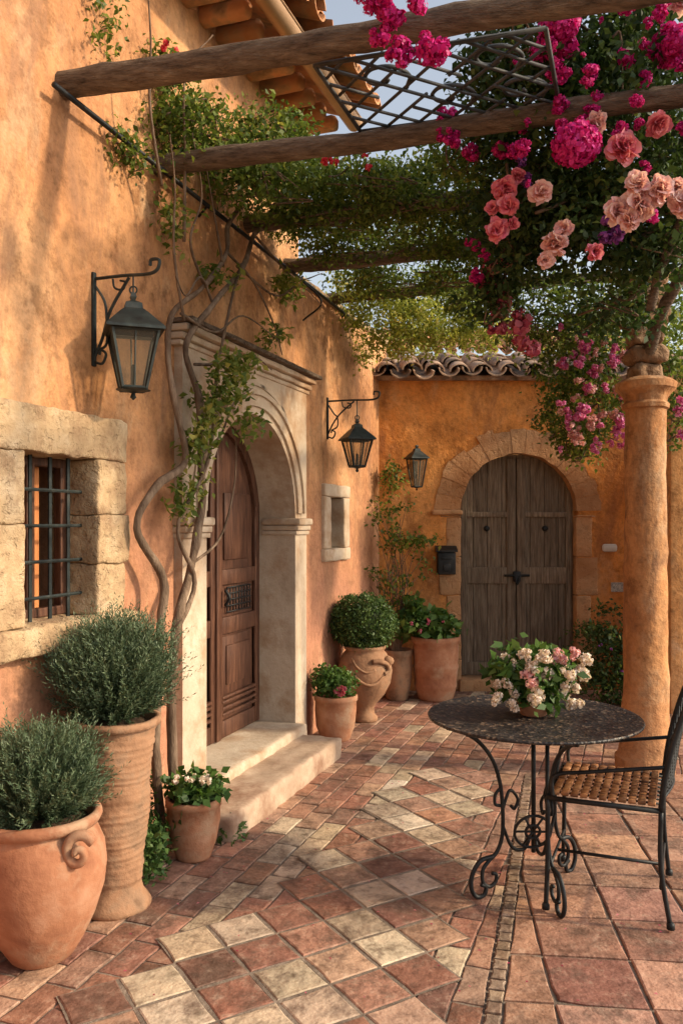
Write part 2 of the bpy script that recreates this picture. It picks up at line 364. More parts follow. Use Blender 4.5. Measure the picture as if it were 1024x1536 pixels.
def addtile(poly,z,col,g=.004,h=.010):
    n=len(poly); w=[]
    for i in range(n):
        p=poly[i];q=poly[(i+1)%n]
        for f in (0.0,.33,.67):
            e=.0028 if f==0 else .0016
            w.append((p[0]+(q[0]-p[0])*f+R(-e,e),p[1]+(q[1]-p[1])*f+R(-e,e)))
    if R(0,1)<.25:
        k=3*random.randrange(n); cx=sum(p[0] for p in poly)/n; cy=sum(p[1] for p in poly)/n; c=R(.05,.13); w[k]=(w[k][0]+(cx-w[k][0])*c,w[k][1]+(cy-w[k][1])*c)
    poly=w; n=len(poly)
    a=shrink(poly,g); b_=shrink(poly,g+.0045); base=len(TV)
    tx,ty=R(-.008,.008),R(-.008,.008); cx,cy=poly[0]; dz=R(-.0018,.0015)
    zz=lambda p: z+dz+(p[0]-cx)*tx+(p[1]-cy)*ty
    for p in a: TV.append((p[0],p[1],z-h))
    for p in a: TV.append((p[0],p[1],zz(p)-.003))
    for p in b_: TV.append((p[0],p[1],zz(p)))
    for i in range(n):
        j=(i+1)%n
        TF.append((base+i,base+j,base+n+j,base+n+i)); TF.append((base+n+i,base+n+j,base+2*n+j,base+2*n+i))
    TF.append(tuple(base+2*n+i for i in range(n)))
    TC.extend([col]*(2*n+1))
TCOL=[(.285,.135,.090),(.34,.172,.115),(.26,.122,.085),(.36,.205,.138),(.32,.175,.125),(.205,.104,.075),(.38,.235,.165),(.31,.15,.102)]
CRE=[(.48,.375,.27),(.43,.325,.23),(.53,.425,.32)]
def jit(c): k=R(.80,1.18); return (c[0]*k*R(.95,1.05),c[1]*k,c[2]*k*R(.93,1.07))
def inpoly(x,y,P):
    r=False;n=len(P)
    for i in range(n):
        x1,y1=P[i];x2,y2=P[(i+1)%n]
        if (y1>y)!=(y2>y) and x<(x2-x1)*(y-y1)/(y2-y1)+x1: r=not r
    return r
PC=[(.12,1.7),(.53,3.35),(.99,5.25),(.80,5.6),(.12,4.62),(-.05,4.0),(-.27,3.3),(-.50,3.27),(-.85,2.82),(-1.15,1.7)]
DIV=(.19,1.7,.967,-.26)
tw,th=.235,.122
for row in range(-2,50):
    for k in range(-10,50):
        s=k*tw+(row%2)*tw*.5; o_=row*th
        c=[L(s,0,o_),L(s,0,o_+th),L(s+tw,0,o_+th),L(s+tw,0,o_)]
        c=[(p[0],p[1]) for p in c]; cx=sum(p[0] for p in c)/4; cy=sum(p[1] for p in c)/4
        if cy<1.2 or cy>7.95 or cx>3.4: continue
        if inpoly(cx,cy,PC) and inpoly(cx+.2,cy,PC) and inpoly(cx-.2,cy,PC): continue
        if cy<5.2:
            c=clip(c,[(DIV[0],DIV[1],-DIV[2],-DIV[3])])
            if len(c)<3 or area(c)<.003: continue
        col=random.choice(CRE) if (R(0,1)<.05 or (abs(cx+.32-(cy-3.5)*.35)<.16 and R(0,1)<.4)) else random.choice(TCOL)
        addtile(c,0,jit(col),.0042)
an=math.radians(-6); ca,sa=math.cos(an),math.sin(an); q=.31
for i in range(-4,18):
    for j in range(2,20):
        c=[(i*q,j*q),((i+1)*q,j*q),((i+1)*q,(j+1)*q),(i*q,(j+1)*q)]
        c=[(x*ca-y*sa+.1,x*sa+y*ca) for x,y in c]
        c=clip(c,[(DIV[0]+.062,DIV[1],DIV[2],DIV[3]),(0,5.24,0,-1),(4.6,0,-1,0),(0,1.4,0,1)])
        if len(c)<3 or area(c)<.004: continue
        addtile(c,.002,jit(random.choice(TCOL[:5]+[(.40,.23,.15),(.355,.195,.13)])),.0055,.01)
an=math.radians(31); ca,sa=math.cos(an),math.sin(an); q=.205
mm=MB()
for i in range(-14,40):
    for j in range(-14,40):
        def RT(x,y): return (x*ca-y*sa,x*sa+y*ca)
        c=[RT(i*q,j*q),RT((i+1)*q,j*q),RT((i+1)*q,(j+1)*q),RT(i*q,(j+1)*q)]
        cx=sum(p[0] for p in c)/4; cy=sum(p[1] for p in c)/4
        if cy<1.6 or not inpoly(cx,cy,PC): continue
        c=clip(c,[(DIV[0],DIV[1],-DIV[2],-DIV[3])])
        if len(c)<3 or area(c)<.002: continue
        mm.add([(p[0],p[1],.0035) for p in c],[tuple(range(len(c)))])
        e=cx-(cy-3.2)*.35
        pc=.5 if e<.12 else .25
        if cy<2.75: pc*=.5
        addtile(c,.0075,jit(random.choice(CRE) if R(0,1)<pc else random.choice(TCOL+[(.17,.085,.065),(.42,.27,.18),(.40,.25,.17)])),.0066,.003)
mm.make('carpet_mortar',M_mort,pav)
for i in range(60):
    y=1.7+i*.066; x=DIV[0]+.003+(y-1.7)*.2689
    if y>5.2: break
    c=[(x,y),(x+.056,y-.015),(x+.056+.0178,y-.015+.066),(x+.0178,y+.066)]
    addtile(c,.006,jit((.25,.175,.12)),.004,.01)
me=bpy.data.meshes.new('pavers'); me.from_pydata(TV,[],TF)
at=me.attributes.new('col','FLOAT_COLOR','FACE'); at.data.foreach_set('color',np.array([(*c,1) for c in TC],dtype=np.float32).reshape(-1))
bm=bmesh.new(); bm.from_mesh(me); bmesh.ops.recalc_face_normals(bm,faces=bm.faces); bm.to_mesh(me); bm.free()
me.materials.append(M_floor); o=bpy.data.objects.new('pavers',me); link(o); par(o,pav)

# ---------------- left house ----------------
H=group('stucco_house',L(4,0,0))
ps0,ps1,pt=4.64,6.39,2.60; oc,oh,osp=5.54,.64,1.62
ws0,ws1,wz0,wz1=3.46,3.93,1.175,1.865
nz0,nz1,ns0,ns1=1.38,1.79,6.98,7.30
rect=lambda a,b_,c_,d:[(a,c_),(b_,c_),(b_,d),(a,d)]
outer=[(-1.5,-.02),(ps0+.03,-.02),(ps0+.03,pt-.02),(ps1-.03,pt-.02),(ps1-.03,-.02),(8.62,-.02),(8.62,3.30),(6.36,3.36),(6.36,4.56),(-1.5,4.56)]
poly_ex('wall',[outer,rect(ws0-.05,ws1+.05,wz0-.05,wz1+.05),rect(ns0-.03,ns1+.03,nz0-.03,nz1+.03)],-.45,0,MATL,M_wall,H)
m=MB(); rb(m,L,-1.5,6.3,0,4.5,-4.5,-4.3,.01); rb(m,L,6.16,6.36,3.3,4.5,-4.3,-.46,.01); m.make('rear_walls',M_wall,H)
m=MB(); rb(m,L,ws0-.3,ws1+.3,wz0-.3,wz1+.3,-.5,-.47,.005); m.make('window_interior',M_dark,H)
m=MB()
for s in (ws0-.02,ws0+.21,ws1-.04): rb(m,L,s,s+.05,wz0,wz1,-.17,-.13,.006)
for z in (wz0,wz1-.04): rb(m,L,ws0,ws1,z,z+.04,-.171,-.128,.006)
m.make('window_frame',M_door,H)
m=MB(); rb(m,L,ws0+.08,ws0+.21,wz0+.02,wz1-.02,-.21,-.19,.004); rb(m,L,ws0+.31,ws0+.36,wz0+.02,wz1-.02,-.21,-.19,.004); m.make('window_shutter',M_shut,H)
m=MB()
for s in (ws0+.03,ws0+.155,ws0+.28,ws0+.40): tube(m,[L(s,wz0-.02,-.07),L(s,wz1+.02,-.07)],.009,seg=6)
for z in (1.27,1.42,1.57,1.72): tube(m,[L(ws0-.02,z,-.055),L(ws1+.02,z,-.055)],.008,seg=6)
m.make('window_bars',M_iron2,H,smooth=True,angle=50)
m=MB(); A=.009
for (a,b_,c_,d,o1) in [(ws0-.34,ws1+.23,wz1,wz1+.19,.04),(ws1,ws1+.22,1.62,wz1-.002,.037),(ws1,ws1+.235,1.40,1.618,.042),(ws1,ws1+.215,wz0,1.398,.035),
                       (ws0-.3,ws0,1.58,wz1-.002,.037),(ws0-.34,ws0,wz0,1.578,.04)]:
    rb(m,L,a,b_,c_,d,-.22,o1,.009,A,.022,11,.5)
rb(m,L,ws0-.4,ws1+.27,wz0-.12,wz0-.002,-.22,.075,.014,.011,.022,10,.5)
m.make('window_surround',M_trav,H,smooth=True,merge=True)
m=MB()
rb(m,L,ns0-.15,ns0,nz0,nz1,-.2,.03,.012,.005,.04); rb(m,L,ns1,ns1+.13,nz0,nz1,-.2,.03,.012,.005,.04)
rb(m,L,ns0-.15,ns1+.13,nz1+.002,nz1+.1,-.2,.032,.012,.005,.04); rb(m,L,ns0-.155,ns1+.135,nz0-.1,nz0-.002,-.2,.036,.012,.005,.04)
m.make('niche_frame',M_lime,H,smooth=True,merge=True)
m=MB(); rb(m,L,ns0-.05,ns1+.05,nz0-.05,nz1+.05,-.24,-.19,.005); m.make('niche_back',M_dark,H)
P=[(ps0,.0)]+arch(oc,oh,0.0,osp)+[(ps1,.0),(ps1,pt),(ps0,pt)]
poly_ex('door_portal',[P],-.32,.05,MATL,M_lime,H)
m=MB()
for (r0,r1,o1) in ((.66,.73,.068),(.73,.76,.085),(.79,.81,.062)):
    n=30
    for i in range(n):
        a0=math.pi*i/n;a1=math.pi*(i+1)/n
        q_=lambda r,a:(oc-r*math.cos(a),osp+.03+r*math.sin(a))
        prism(m,L,[q_(r0,a0),q_(r1,a0),q_(r1,a1),q_(r0,a1)],.04,o1,.5)
for (a,b_) in ((ps0-.015,oc-oh+.02),(oc+oh-.02,ps1+.015)):
    rb(m,L,a,b_,1.53,1.565,-.20,.080,.008); rb(m,L,a-.005,b_+.008,1.567,1.615,-.20,.095,.015); rb(m,L,a+.004,b_,1.50,1.528,-.20,.066,.005)
for z0,z1,o1 in ((pt-.09,pt-.06,.062),(pt-.058,pt-.02,.08),(pt-.018,pt+.02,.11)): rb(m,L,ps0-.02-o1*.3,ps1+.02+o1*.3,z0,z1,-.05,o1,.012,.003,.06)
m.make('portal_mouldings',M_lime,H,smooth=True,merge=True,angle=40)
m=MB(); rb(m,L,ps0-.06,ps1+.08,pt+.022,pt+.048,-.05,.145,.006,.003,.06); m.make('portal_cap',M_beam,H)
D=MB()
def archz(s,h,sp): d=abs(s-oc); return sp+math.sqrt(max(0,h*h-d*d))
hd=oh+.01
poly_ex('front_door',[arch(oc,hd,.18,osp)],-.29,-.25,MATL,M_door,H)
for side in (-1,1):
    e0=oc+side*.012; e1=oc+side*(hd-.01); a,b_=min(e0,e1),max(e0,e1)
    for s0_,s1_ in ((e0,e0+side*.07),(e1-side*.07,e1)):
        x0,x1=min(s0_,s1_),max(s0_,s1_); zt=min(archz(x0,hd,osp),archz(x1,hd,osp))
        rb(D,L,x0,x1,.19,zt,-.251,-.222,.006)
    for z0,z1 in ((.19,.30),(.86,.97),(1.18,1.28)): rb(D,L,a+.07,b_-.07,z0,z1,-.251,-.224,.006)
    rb(D,L,a+.10,b_-.10,.46,.84,-.251,-.240,.01); rb(D,L,a+.14,b_-.14,.52,.78,-.251,-.228,.02)
    rb(D,L,a+.12,b_-.12,1.34,1.78,-.251,-.236,.02)
    for z in (.33,.37,.41,.44): rb(D,L,a+.06,b_-.06,z,z+.022,-.251,-.215,.008)
    for i in range(12):
        th0=math.pi/2*i/12; th1=math.pi/2*(i+1)/12
        f_=lambda r,a_:(oc+side*r*math.cos(a_),osp+r*math.sin(a_))
        pl=[f_(hd-.08,th0),f_(hd-.005,th0),f_(hd-.005,th1),f_(hd-.08,th1)]
        if side<0: pl=pl[::-1]
        prism(D,L,pl,-.251,-.223,.5)
rb(D,L,oc-.03,oc+.03,.19,osp+hd-.03,-.24,-.205,.01)
D.make('door_panels',M_door,H,smooth=True,merge=True,angle=40)
m=MB()
for side in (-1,1):
    c0=oc+side*.33
    for i in range(9): tube(m,[L(c0-.17+i*.0425,1.0,-.232),L(c0-.17+i*.0425,1.16,-.232)],.005,seg=5)
    for i in range(5): tube(m,[L(c0-.18,1.0+i*.04,-.23),L(c0+.18,1.0+i*.04,-.23)],.005,seg=5)
tube(m,[L(oc+.07,1.05,-.2),L(oc+.07,1.1,-.17),L(oc+.07,1.15,-.2)],.01,seg=6)
m.make('door_grille',M_iron,H,smooth=True)
m=MB(); rb(m,L,oc-oh-.03,oc+oh+.03,.0,.185,-.34,.135,.02,.006,.04); m.make('door_threshold',M_lime,H,smooth=True,merge=True)
m=MB(); rb(m,L,4.50,6.14,-.02,.13,.0,.41,.022,.010,.035); m.make('door_step',M_step,H,smooth=True,merge=True)
def tiles(m,F,s0,s1,oe,ze,slope,rows,pitch=.2,rl=.34,r=.088,jt=1.0):
    s=s0; cs=1/math.sqrt(1+slope*slope)
    while s<s1:
        for conv in (0,1):
            cx=s+(pitch/2 if conv else 0)+R(-.012,.012)*jt; oj=R(-.03,.03)*jt; zj=R(-.008,.008)*jt
            for k in range(rows):
                st=k*rl*.86+R(-.015,.015)*jt+oj; tnt=R(0,1); skew=R(-.015,.015)*jt
                vs=[];fs=[];seg=8
                for (u,lift,rad,dx) in ((st,.0,r,0),(st+rl,-.012,r*.86,skew)):
                    for rr in (rad,rad-.014):
                        for j in range(seg+1):
                            an=math.pi*j/seg; x=cx+dx+rr*math.cos(an); h=rr*math.sin(an)*(.8)
                            if not conv: h=-h+.055
                            else: h=h+.03
                            vs.append(F(x,ze+zj+u*slope*cs+h+lift,oe-u*cs-(0 if conv else -.01)))
                q_=seg+1
                for j in range(seg):
                    fs+=[(j,j+1,2*q_+j+1,2*q_+j),(q_+j,3*q_+j,3*q_+j+1,q_+j+1),(j,q_+j,q_+j+1,j+1),(2*q_+j,2*q_+j+1,3*q_+j+1,3*q_+j)]
                fs+=[(0,2*q_,3*q_,q_),(seg,q_+seg,3*q_+seg,2*q_+seg)]
                m.add(vs,fs,tnt)
        s+=pitch
m=MB(); tiles(m,L,1.5,6.45,.58,4.50,.36,6,jt=1.4); m.make('roof_tiles',M_roof,H,smooth=True,angle=45)
m=MB()
poly=[( .36,4.47),(.36,4.50),(-4.4,6.2),(-4.4,6.17)]
vs=[L(s,z,o_) for s in (-1.5,6.42) for (o_,z) in poly]; m.add(vs,[(0,1,2,3),(7,6,5,4),(0,4,5,1),(1,5,6,2),(2,6,7,3),(3,7,4,0)]); m.make('roof_deck',M_roof,H)
m=MB()
s=1.5
while s<6.4:
    rb(m,L,s,s+.10,4.365,4.462,-.05,.29+R(-.02,.02),.03,.005,.05); s+=.20
m.make('eave_corbels',M_roof,H,smooth=True,merge=True)
m=MB(); seg=10; vs=[];fs=[]
for k,s in enumerate(np.linspace(1.5,6.45,12)):
    for rr in (.062,.056):
        for j in range(seg+1):
            an=math.pi+math.pi*j/seg; vs.append(L(s,4.44+rr*math.sin(an),.40+rr*math.cos(an)))
q_=2*(seg+1)
for k in range(11):
    for j in range(seg):
        fs.append((k*q_+j,k*q_+j+1,(k+1)*q_+j+1,(k+1)*q_+j)); fs.append((k*q_+seg+1+j,(k+1)*q_+seg+1+j,(k+1)*q_+seg+2+j,k*q_+seg+2+j))
m.add(vs,fs); tube(m,[L(1.5,4.44,.462),L(6.45,4.44,.462)],.008,seg=6); m.make('gutter',M_zinc,H,smooth=True)
m=MB(); rb(m,L,6.38,8.6,3.31,3.37,-.46,.03,.02,.012,.06,5); m.make('wall_coping',M_trav,H,smooth=True,merge=True)

# ---------------- back house ----------------
G=group('ochre_house',B(1.7,0,0))
bc,bh,bs=1.675,.545,1.70
poly_ex('wall',[[(-.3,-.02)]+arch(bc,bh+.02,-.02,bs)+[(3.3,-.02),(3.3,2.98),(-.3,2.98)]],-.35,0,MATB,M_back,G)
m=MB(); nv=15
for i in range(nv):
    a0=math.pi*i/nv+.003;a1=math.pi*(i+1)/nv-.003; ro=bh+R(.19,.26)
    f_=lambda r,a_:(bc-r*math.cos(a_),bs+r*math.sin(a_))
    k=4; pl=[f_(bh,a0+(a1-a0)*j/k) for j in range(k+1)]+[f_(ro*R(.99,1.01),a1-(a1-a0)*j/k) for j in range(k+1)]
    prism(m,B,pl,-.22,.012+R(-.004,.008),None,.010)
z=0
k=0
while z<bs-.05:
    h=min(R(.26,.38),bs-.045-z)
    for sd in (-1,1):
        w=R(.13,.16) if (k%2)==0 else R(.17,.22)
        a,b_=sorted((bc+sd*bh,bc+sd*(bh+w))); rb(m,B,a,b_,z+.002,z+h-.002,-.22,.010+R(-.004,.006),.010,.008,.03)
    z+=h;k+=1
rb(m,B,bc-bh-.28,bc-bh+.01,bs-.04,bs+.008,-.1,.05,.015,.006,.03)
m.make('arch_surround',M_arch,G,smooth=True,merge=True,angle=50)
m=MB(); rb(m,B,bc-bh-.02,bc+bh+.02,-.02,.11,-.3,.06,.02,.006,.05); m.make('door_sill',M_arch,G,smooth=True)
m=MB()
npl=8; w=2*bh/npl
for i in range(npl):
    x0=bc-bh+i*w;x1=x0+w; pl=[(x0+.0025,.12),(x1-.0025,.12)]
    for j in range(5):
        x=x1-.0025-(w-.005)*j/4; pl.append((x,bs+math.sqrt(max(0,bh*bh-(x-bc)**2))*.99))
    prism(m,B,pl,-.17,-.12+R(-.003,.003))
m.make('door_planks',M_gdoor,G)
m=MB()
for sd in (-1,1):
    a,b_=sorted((bc+sd*.01,bc+sd*(bh-.01)))
    for z0,z1 in ((.13,.25),(1.00,1.16),(1.64,1.69)): rb(m,B,a,b_,z0,z1,-.121,-.098,.006,.003,.06)
    a,b_=sorted((bc+sd*.006,bc+sd*.09)); rb(m,B,a,b_,.13,2.20,-.121,-.094,.006,.003,.06)
    a,b_=sorted((bc+sd*(bh-.005),bc+sd*(bh-.07))); rb(m,B,a,b_,.13,1.9,-.121,-.096,.006,.003,.06)
m.make('door_rails',M_gdoor,G,smooth=True,merge=True,angle=40)
m=MB()
for x in (-.28,.28): tube(m,[B(bc+x,1.53,-.12),B(bc+x,1.53,-.095)],.03,.02,seg=10)
tube(m,[B(bc-.12,1.08,-.07),B(bc+.12,1.08,-.07)],.012,seg=6); tube(m,[B(bc-.02,1.08,-.06),B(bc,1.0,-.05),B(bc+.03,1.08,-.06)],.01,seg=6)
rb(m,B,bc-.035,bc+.035,1.02,1.12,-.095,-.06,.01)
m.make('door_hardware',M_iron,G,smooth=True)
m=MB(); tiles(m,B,.1,3.2,.17,2.96,.34,3,pitch=.225,rl=.36,r=.098,jt=1.8); m.make('roof_tiles',M_roof2,G,smooth=True,angle=45)
m=MB()
vs=[B(x,z,o_) for x in (.0,3.3) for (o_,z) in ((.06,2.93),(.06,2.97),(-1.2,3.38),(-1.2,2.93))]; m.add(vs,[(0,1,2,3),(7,6,5,4),(0,4,5,1),(1,5,6,2),(2,6,7,3),(3,7,4,0)]); m.make('roof_deck',M_roof2,G)
m=MB(); rb(m,B,2.46,2.60,1.31,1.385,.0,.05,.025); m.make('wall_bulkhead_lamp',M_white,G,smooth=True)
m=MB(); rb(m,B,2.55,2.69,.93,1.02,.0,.012,.005); m.make('house_plaque',M_plaque,G)
RW=group('garden_wall',(3.2,7.1,0))
m=MB(); rb(m,W,2.72,5.0,6.9,7.55,-.02,2.9,.02,.004,.15); m.make('wall',M_right,RW,smooth=True,merge=True,angle=40)
m=MB(); rb(m,W,2.66,5.0,6.84,7.6,2.9,2.97,.02,.004,.15); m.make('coping',M_roof2,RW)

# ---------------- distant background ----------------
m=MB(); 
xs=np.linspace(-90,90,40); vs=[];fs=[]
for i,x in enumerate(xs):
    hgt=5+4*noise.noise(Vector((x*.03,0,1)))+1.5*noise.noise(Vector((x*.12,3,1)))
    vs+=[(x,60,-1),(x,72,hgt*.6),(x,95,hgt)]
for i in range(39):
    for j in range(2): fs.append((i*3+j,(i+1)*3+j,(i+1)*3+j+1,i*3+j+1))
m.add(vs,fs); m.make('hills',M_hill,None,smooth=True)
h3=group('stucco_house',(1.8,14,0))
m=MB(); rb(m,W,.2,4.5,13.5,17,0,4.3,.01); m.make('walls',M_right,h3)
m=MB(); F3=lambda a,b_,c_:(a,13.5-c_,b_)
tiles(m,F3,.0,4.7,.2,4.3,.4,7,pitch=.22); m.make('roof',M_roof,h3,smooth=True)
leaves('distant_trees',[(-.6,11,3.6,1.2,1,1.1,4200),(.9,11.0,3.6,.8,.8,.75,3000),(3.4,11,3.6,1.2,1,1.0,3200),(5.5,12,3.4,1.5,1,1.5,2500)],.065,ML_sun,None,5,clump=.14)
m=MB()
for x in (-.6,.9,3.4,5.5):
    tube(m,[(x,11.3,0),(x+.1,11.3,1.5),(x-.05,11.3,2.8),(x+.1,11.3,3.8)],.12,.04,rough=.2)
    for _ in range(5): tube(m,[(x,11.3,2.2+R(0,.8)),(x+R(-.5,.5),11.3+R(-.4,.4),3.2),(x+R(-.8,.8),11.3+R(-.6,.6),3.7)],.04,.01,seg=5)
m.make('tree_trunks',M_bark)

# ---------------- pergola ----------------
PG=group('pergola',(0.5,4,3.4))
def BP(s0,z,t,v=0):
    a=L(s0+v,z,-.03); return (a[0]+.9605*t,a[1]-.278*t,a[2])
m=MB()
for (y0,z0,ln,r) in ((3.53,3.43,3.5,.054),(4.22,3.385,3.4,.050),(5.2,3.45,3.2,.050),(5.79,3.36,3.1,.048),(6.6,3.36,2.9,.042)):
    s0=y0/.9439
    p=[BP(s0+R(-.012,.012),z0+R(-.009,.009),ln*k/6) for k in range(7)]
    tube(m,p,r*1.05,r*.92,seg=16,k=10,rough=.14)
m.make('cross_beams',M_beam,PG,smooth=True,angle=60)
m=MB(); tube(m,[(2.0,5.6,3.28),(1.98,5.0,3.27),(1.80,4.4,3.33),(1.72,3.7,3.42),(1.78,3.0,3.5),(1.75,2.0,3.5)],.055,.05,seg=12,rough=.3)
tube(m,[(1.93,5.25,2.62),(1.92,5.0,2.85),(1.98,4.7,3.12),(1.85,4.4,3.32)],.04,.03,seg=10,rough=.3)
tube(m,[(2.0,5.4,3.3),(2.1,6.2,3.32),(2.4,6.95,3.3)],.05,.045,seg=10,rough=.3)
tube(m,[(1.62,3.4,3.3),(1.55,3.6,3.05),(1.5,3.9,2.8),(1.48,4.0,2.6)],.03,.02,seg=10,rough=.3)
m.make('side_beam',M_beam,PG,smooth=True)
m=MB(); tube(m,[L(3.6,3.36,.06),L(7.5,3.28,.06)],.012,seg=8,smoothp=False)
for s in (4.9,6.3,7.3): tube(m,[L(s,3.34,.06),L(s,3.28,.0)],.007,seg=6)
tube(m,[L(6.3,3.3,.06),L(6.3,3.14,.2),L(6.4,3.05,.02)],.007,seg=6)
m.make('support_rod',M_iron,PG,smooth=True)
m=MB(); LU,LV=.90,.60
lat=lambda u,v,h=0:BP(3.86+v,3.42+h,1.10+u)
def seg_(p,q,h=0,r=.0075): tube(m,[lat(p[0],p[1],h),lat(q[0],q[1],h)],r,seg=5)
for i in range(-5,10):
    a=i*.15
    for sg in (1,-1):
        pts_=[]
        for k in range(61):
            v=k*LV/60; u=a+sg*v+(0 if sg>0 else .58)
            if 0<=u<=LU: pts_.append((u,v))
        if len(pts_)>2:
            n_=len(pts_); 
            if (i+sg)%3==0 and n_>30: seg_(pts_[0],pts_[n_//2-6],.0 if sg>0 else .009); seg_(pts_[n_//2+6],pts_[-1],.0 if sg>0 else .009)
            else: seg_(pts_[0],pts_[-1],.0 if sg>0 else .009)
for (a,b_,c_,d) in ((0,0,LU,0),(0,LV,LU,LV),(0,0,0,LV),(LU,0,LU,LV)): seg_((a,b_),(c_,d),0,.010)
for (u,v) in ((.22,.2),(.45,.42),(.68,.18),(.75,.45)):
    tube(m,[lat(u+(.015+.014*k)*math.cos(k*.9),v+(.015+.014*k)*math.sin(k*.9),.015) for k in range(9)],.009,seg=5)
m.make('metal_lattice',M_lat,PG,smooth=True)
CX,CY=1.93,5.3
C=group('stone_column',(CX,CY,0))
m=MB(); prof=[(.18,0),(.18,.1),(.16,.12),(.155,.16)]
for k in range(22):
    f=k/21; prof.append((.142-.019*f,.2+2.10*f))
prof+=[(.142,2.31),(.145,2.335),(.127,2.35),(.132,2.38),(.155,2.41),(.180,2.43),(.184,2.47),(.15,2.495)]
lathe(m,prof,(CX,CY,0),40,.013)
m.make('shaft',M_col,C,smooth=True,angle=45)
m=MB(); z=2.485
for k,h in enumerate((.10,.12,.13,.11,.12,.13)):
    w=R(.09,.115)+.004*k; rb(m,W,CX-w+R(-.02,.02),CX+w,CY-w,CY+w,z,z+h-.004,.028,.022,.02,10); z+=h
m.make('rubble_pier',M_rub,C,smooth=True,merge=True)

# ---------------- vines ----------------
V=group('climbing_vine',L(4.3,0,.12))
def LY(Y,z,o_=.12): return L((Y+.33*o_)/.9439,z,o_)
m=MB()
st1=[(4.05,0),(4.02,.5),(4.0,1.05),(4.02,1.31),(3.9,1.56),(4.0,1.76),(4.2,1.9),(4.15,2.19),(4.12,2.42),(4.17,2.63),(4.4,2.83),(4.65,3.09),(4.76,3.27),(4.9,3.45)]
st2=[(4.12,0),(4.1,.6),(4.08,1.04),(4.24,1.36),(4.4,1.67),(4.3,1.87),(4.33,2.22),(4.23,2.48),(4.46,2.74),(4.76,3.05),(5.05,3.34),(5.3,3.45)]
st3=[(4.02,1.02),(4.2,1.28),(4.15,1.55),(4.28,1.8),(4.36,2.0),(4.5,2.4),(4.6,2.8),(4.7,3.05)]
for st,r0,r1,o_ in ((st1,.024,.012,.12),(st2,.025,.013,.15),(st3,.014,.007,.17)):
    tube(m,[LY(y+.02*math.sin(z*11),z,o_+.025*math.sin(z*7)) for y,z in st],r0,r1,seg=8,k=6,rough=.35)
for (a,pts_) in enumerate([[(4.2,2.6),(4.05,2.9),(4.0,3.2),(3.9,3.4)],[(4.6,3.0),(4.45,3.2),(4.3,3.4)],[(4.3,1.9),(4.5,2.05),(4.6,2.25),(4.75,2.35)],[(4.3,2.4),(4.55,2.45),(4.8,2.55),(5.0,2.5)],[(4.5,2.75),(4.3,2.85),(4.1,2.7),(3.95,2.75)],
    [(4.24,1.36),(4.5,1.5),(4.6,1.8),(4.55,2.1)],[(5.0,3.3),(5.5,3.2),(5.9,3.35)],[(4.4,2.83),(4.2,3.0),(4.25,3.25),(4.1,3.5)],[(4.76,3.05),(5.2,3.0),(5.5,3.15),(5.8,3.1)],[(4.17,2.63),(4.45,2.6),(4.7,2.75),(5.1,2.7)],[(4.65,3.09),(4.9,3.0),(5.1,2.8),(5.15,2.62)],[(4.0,3.2),(3.85,3.5),(3.8,3.8),(3.7,4.1)],[(4.2,3.0),(4.15,3.4),(4.1,3.8),(4.3,4.1)]]):
    tube(m,[LY(y,z,.14+.03*i) for i,(y,z) in enumerate(pts_)],.009,.003,seg=5,rough=.2)
canopy=[(-.80,4.25,3.58,.28,.22,.20,2300),(-1.03,3.95,3.31,.10,.15,.06,300),(-.42,4.7,3.72,.30,.2,.20,2300),(-.42,4.6,3.48,.34,.25,.18,2700),
 (.07,4.95,3.54,.42,.33,.18,3900),(.55,4.95,3.54,.38,.33,.24,4200),(-.12,5.45,3.54,.36,.2,.10,1500),(.5,5.75,3.56,.5,.25,.10,2000),(.66,4.3,3.50,.16,.25,.18,1100),(.15,4.55,3.46,.3,.12,.08,900),(-.1,4.8,3.34,.28,.12,.08,900),
 (.95,5.2,3.43,.32,.3,.24,2700),(-.3,5.0,3.66,.3,.25,.12,1300),(.35,4.7,3.38,.35,.12,.06,900),(.75,5.5,3.2,.3,.15,.08,800),(.55,5.3,3.32,.3,.12,.07,900),(0,5.3,3.32,.25,.1,.05,600),
 (.55,6.2,3.36,.45,.25,.10,1900),(1.0,6.1,3.22,.3,.25,.14,1500),(.2,6.1,3.40,.3,.2,.08,900)]
for (x,y,z,rx,ry,rz,n) in canopy:
    for _ in range(7):
        p=[(x+R(-1,1)*rx*.9,y+R(-1,1)*ry*.8,z+R(-1,1)*rz*.8) for _ in range(3)]; tube(m,p,.006,.003,seg=4)
m.make('woody_stems',M_bark,V,smooth=True)
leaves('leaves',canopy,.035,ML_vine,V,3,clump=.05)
leaves('leafy_shoots',[(-.63,4.3,2.25,.12,.1,.14,420),(-.72,4.25,2.0,.07,.08,.12,200),(-.55,4.35,2.42,.12,.08,.05,200),(-.80,4.2,1.7,.05,.06,.14,120),(-.75,4.3,1.9,.04,.05,.2,100),(-.5,4.45,2.1,.05,.06,.1,90),
  (*LY(4.6,2.95,.12),.1,.15,.1,120),(*LY(4.2,3.1,.1),.08,.15,.15,160),(*LY(5.2,2.75,.15),.06,.2,.06,110),(*LY(5.5,3.15,.12),.08,.25,.06,260)],.046,ML_vine,V,4,asp=.5,clump=.035,per=8,tb=.18)
leaves('sunlit_leaves',[(.35,6.8,3.28,.38,.3,.20,2900),(.78,6.9,3.26,.38,.3,.22,3000),(1.2,7.0,3.22,.3,.3,.18,2000),(.15,6.4,3.38,.22,.3,.13,1000),(.12,7.3,3.05,.12,.3,.15,700),(.5,7.0,3.05,.3,.2,.06,600)],.036,ML_sun,V,6,clump=.05)
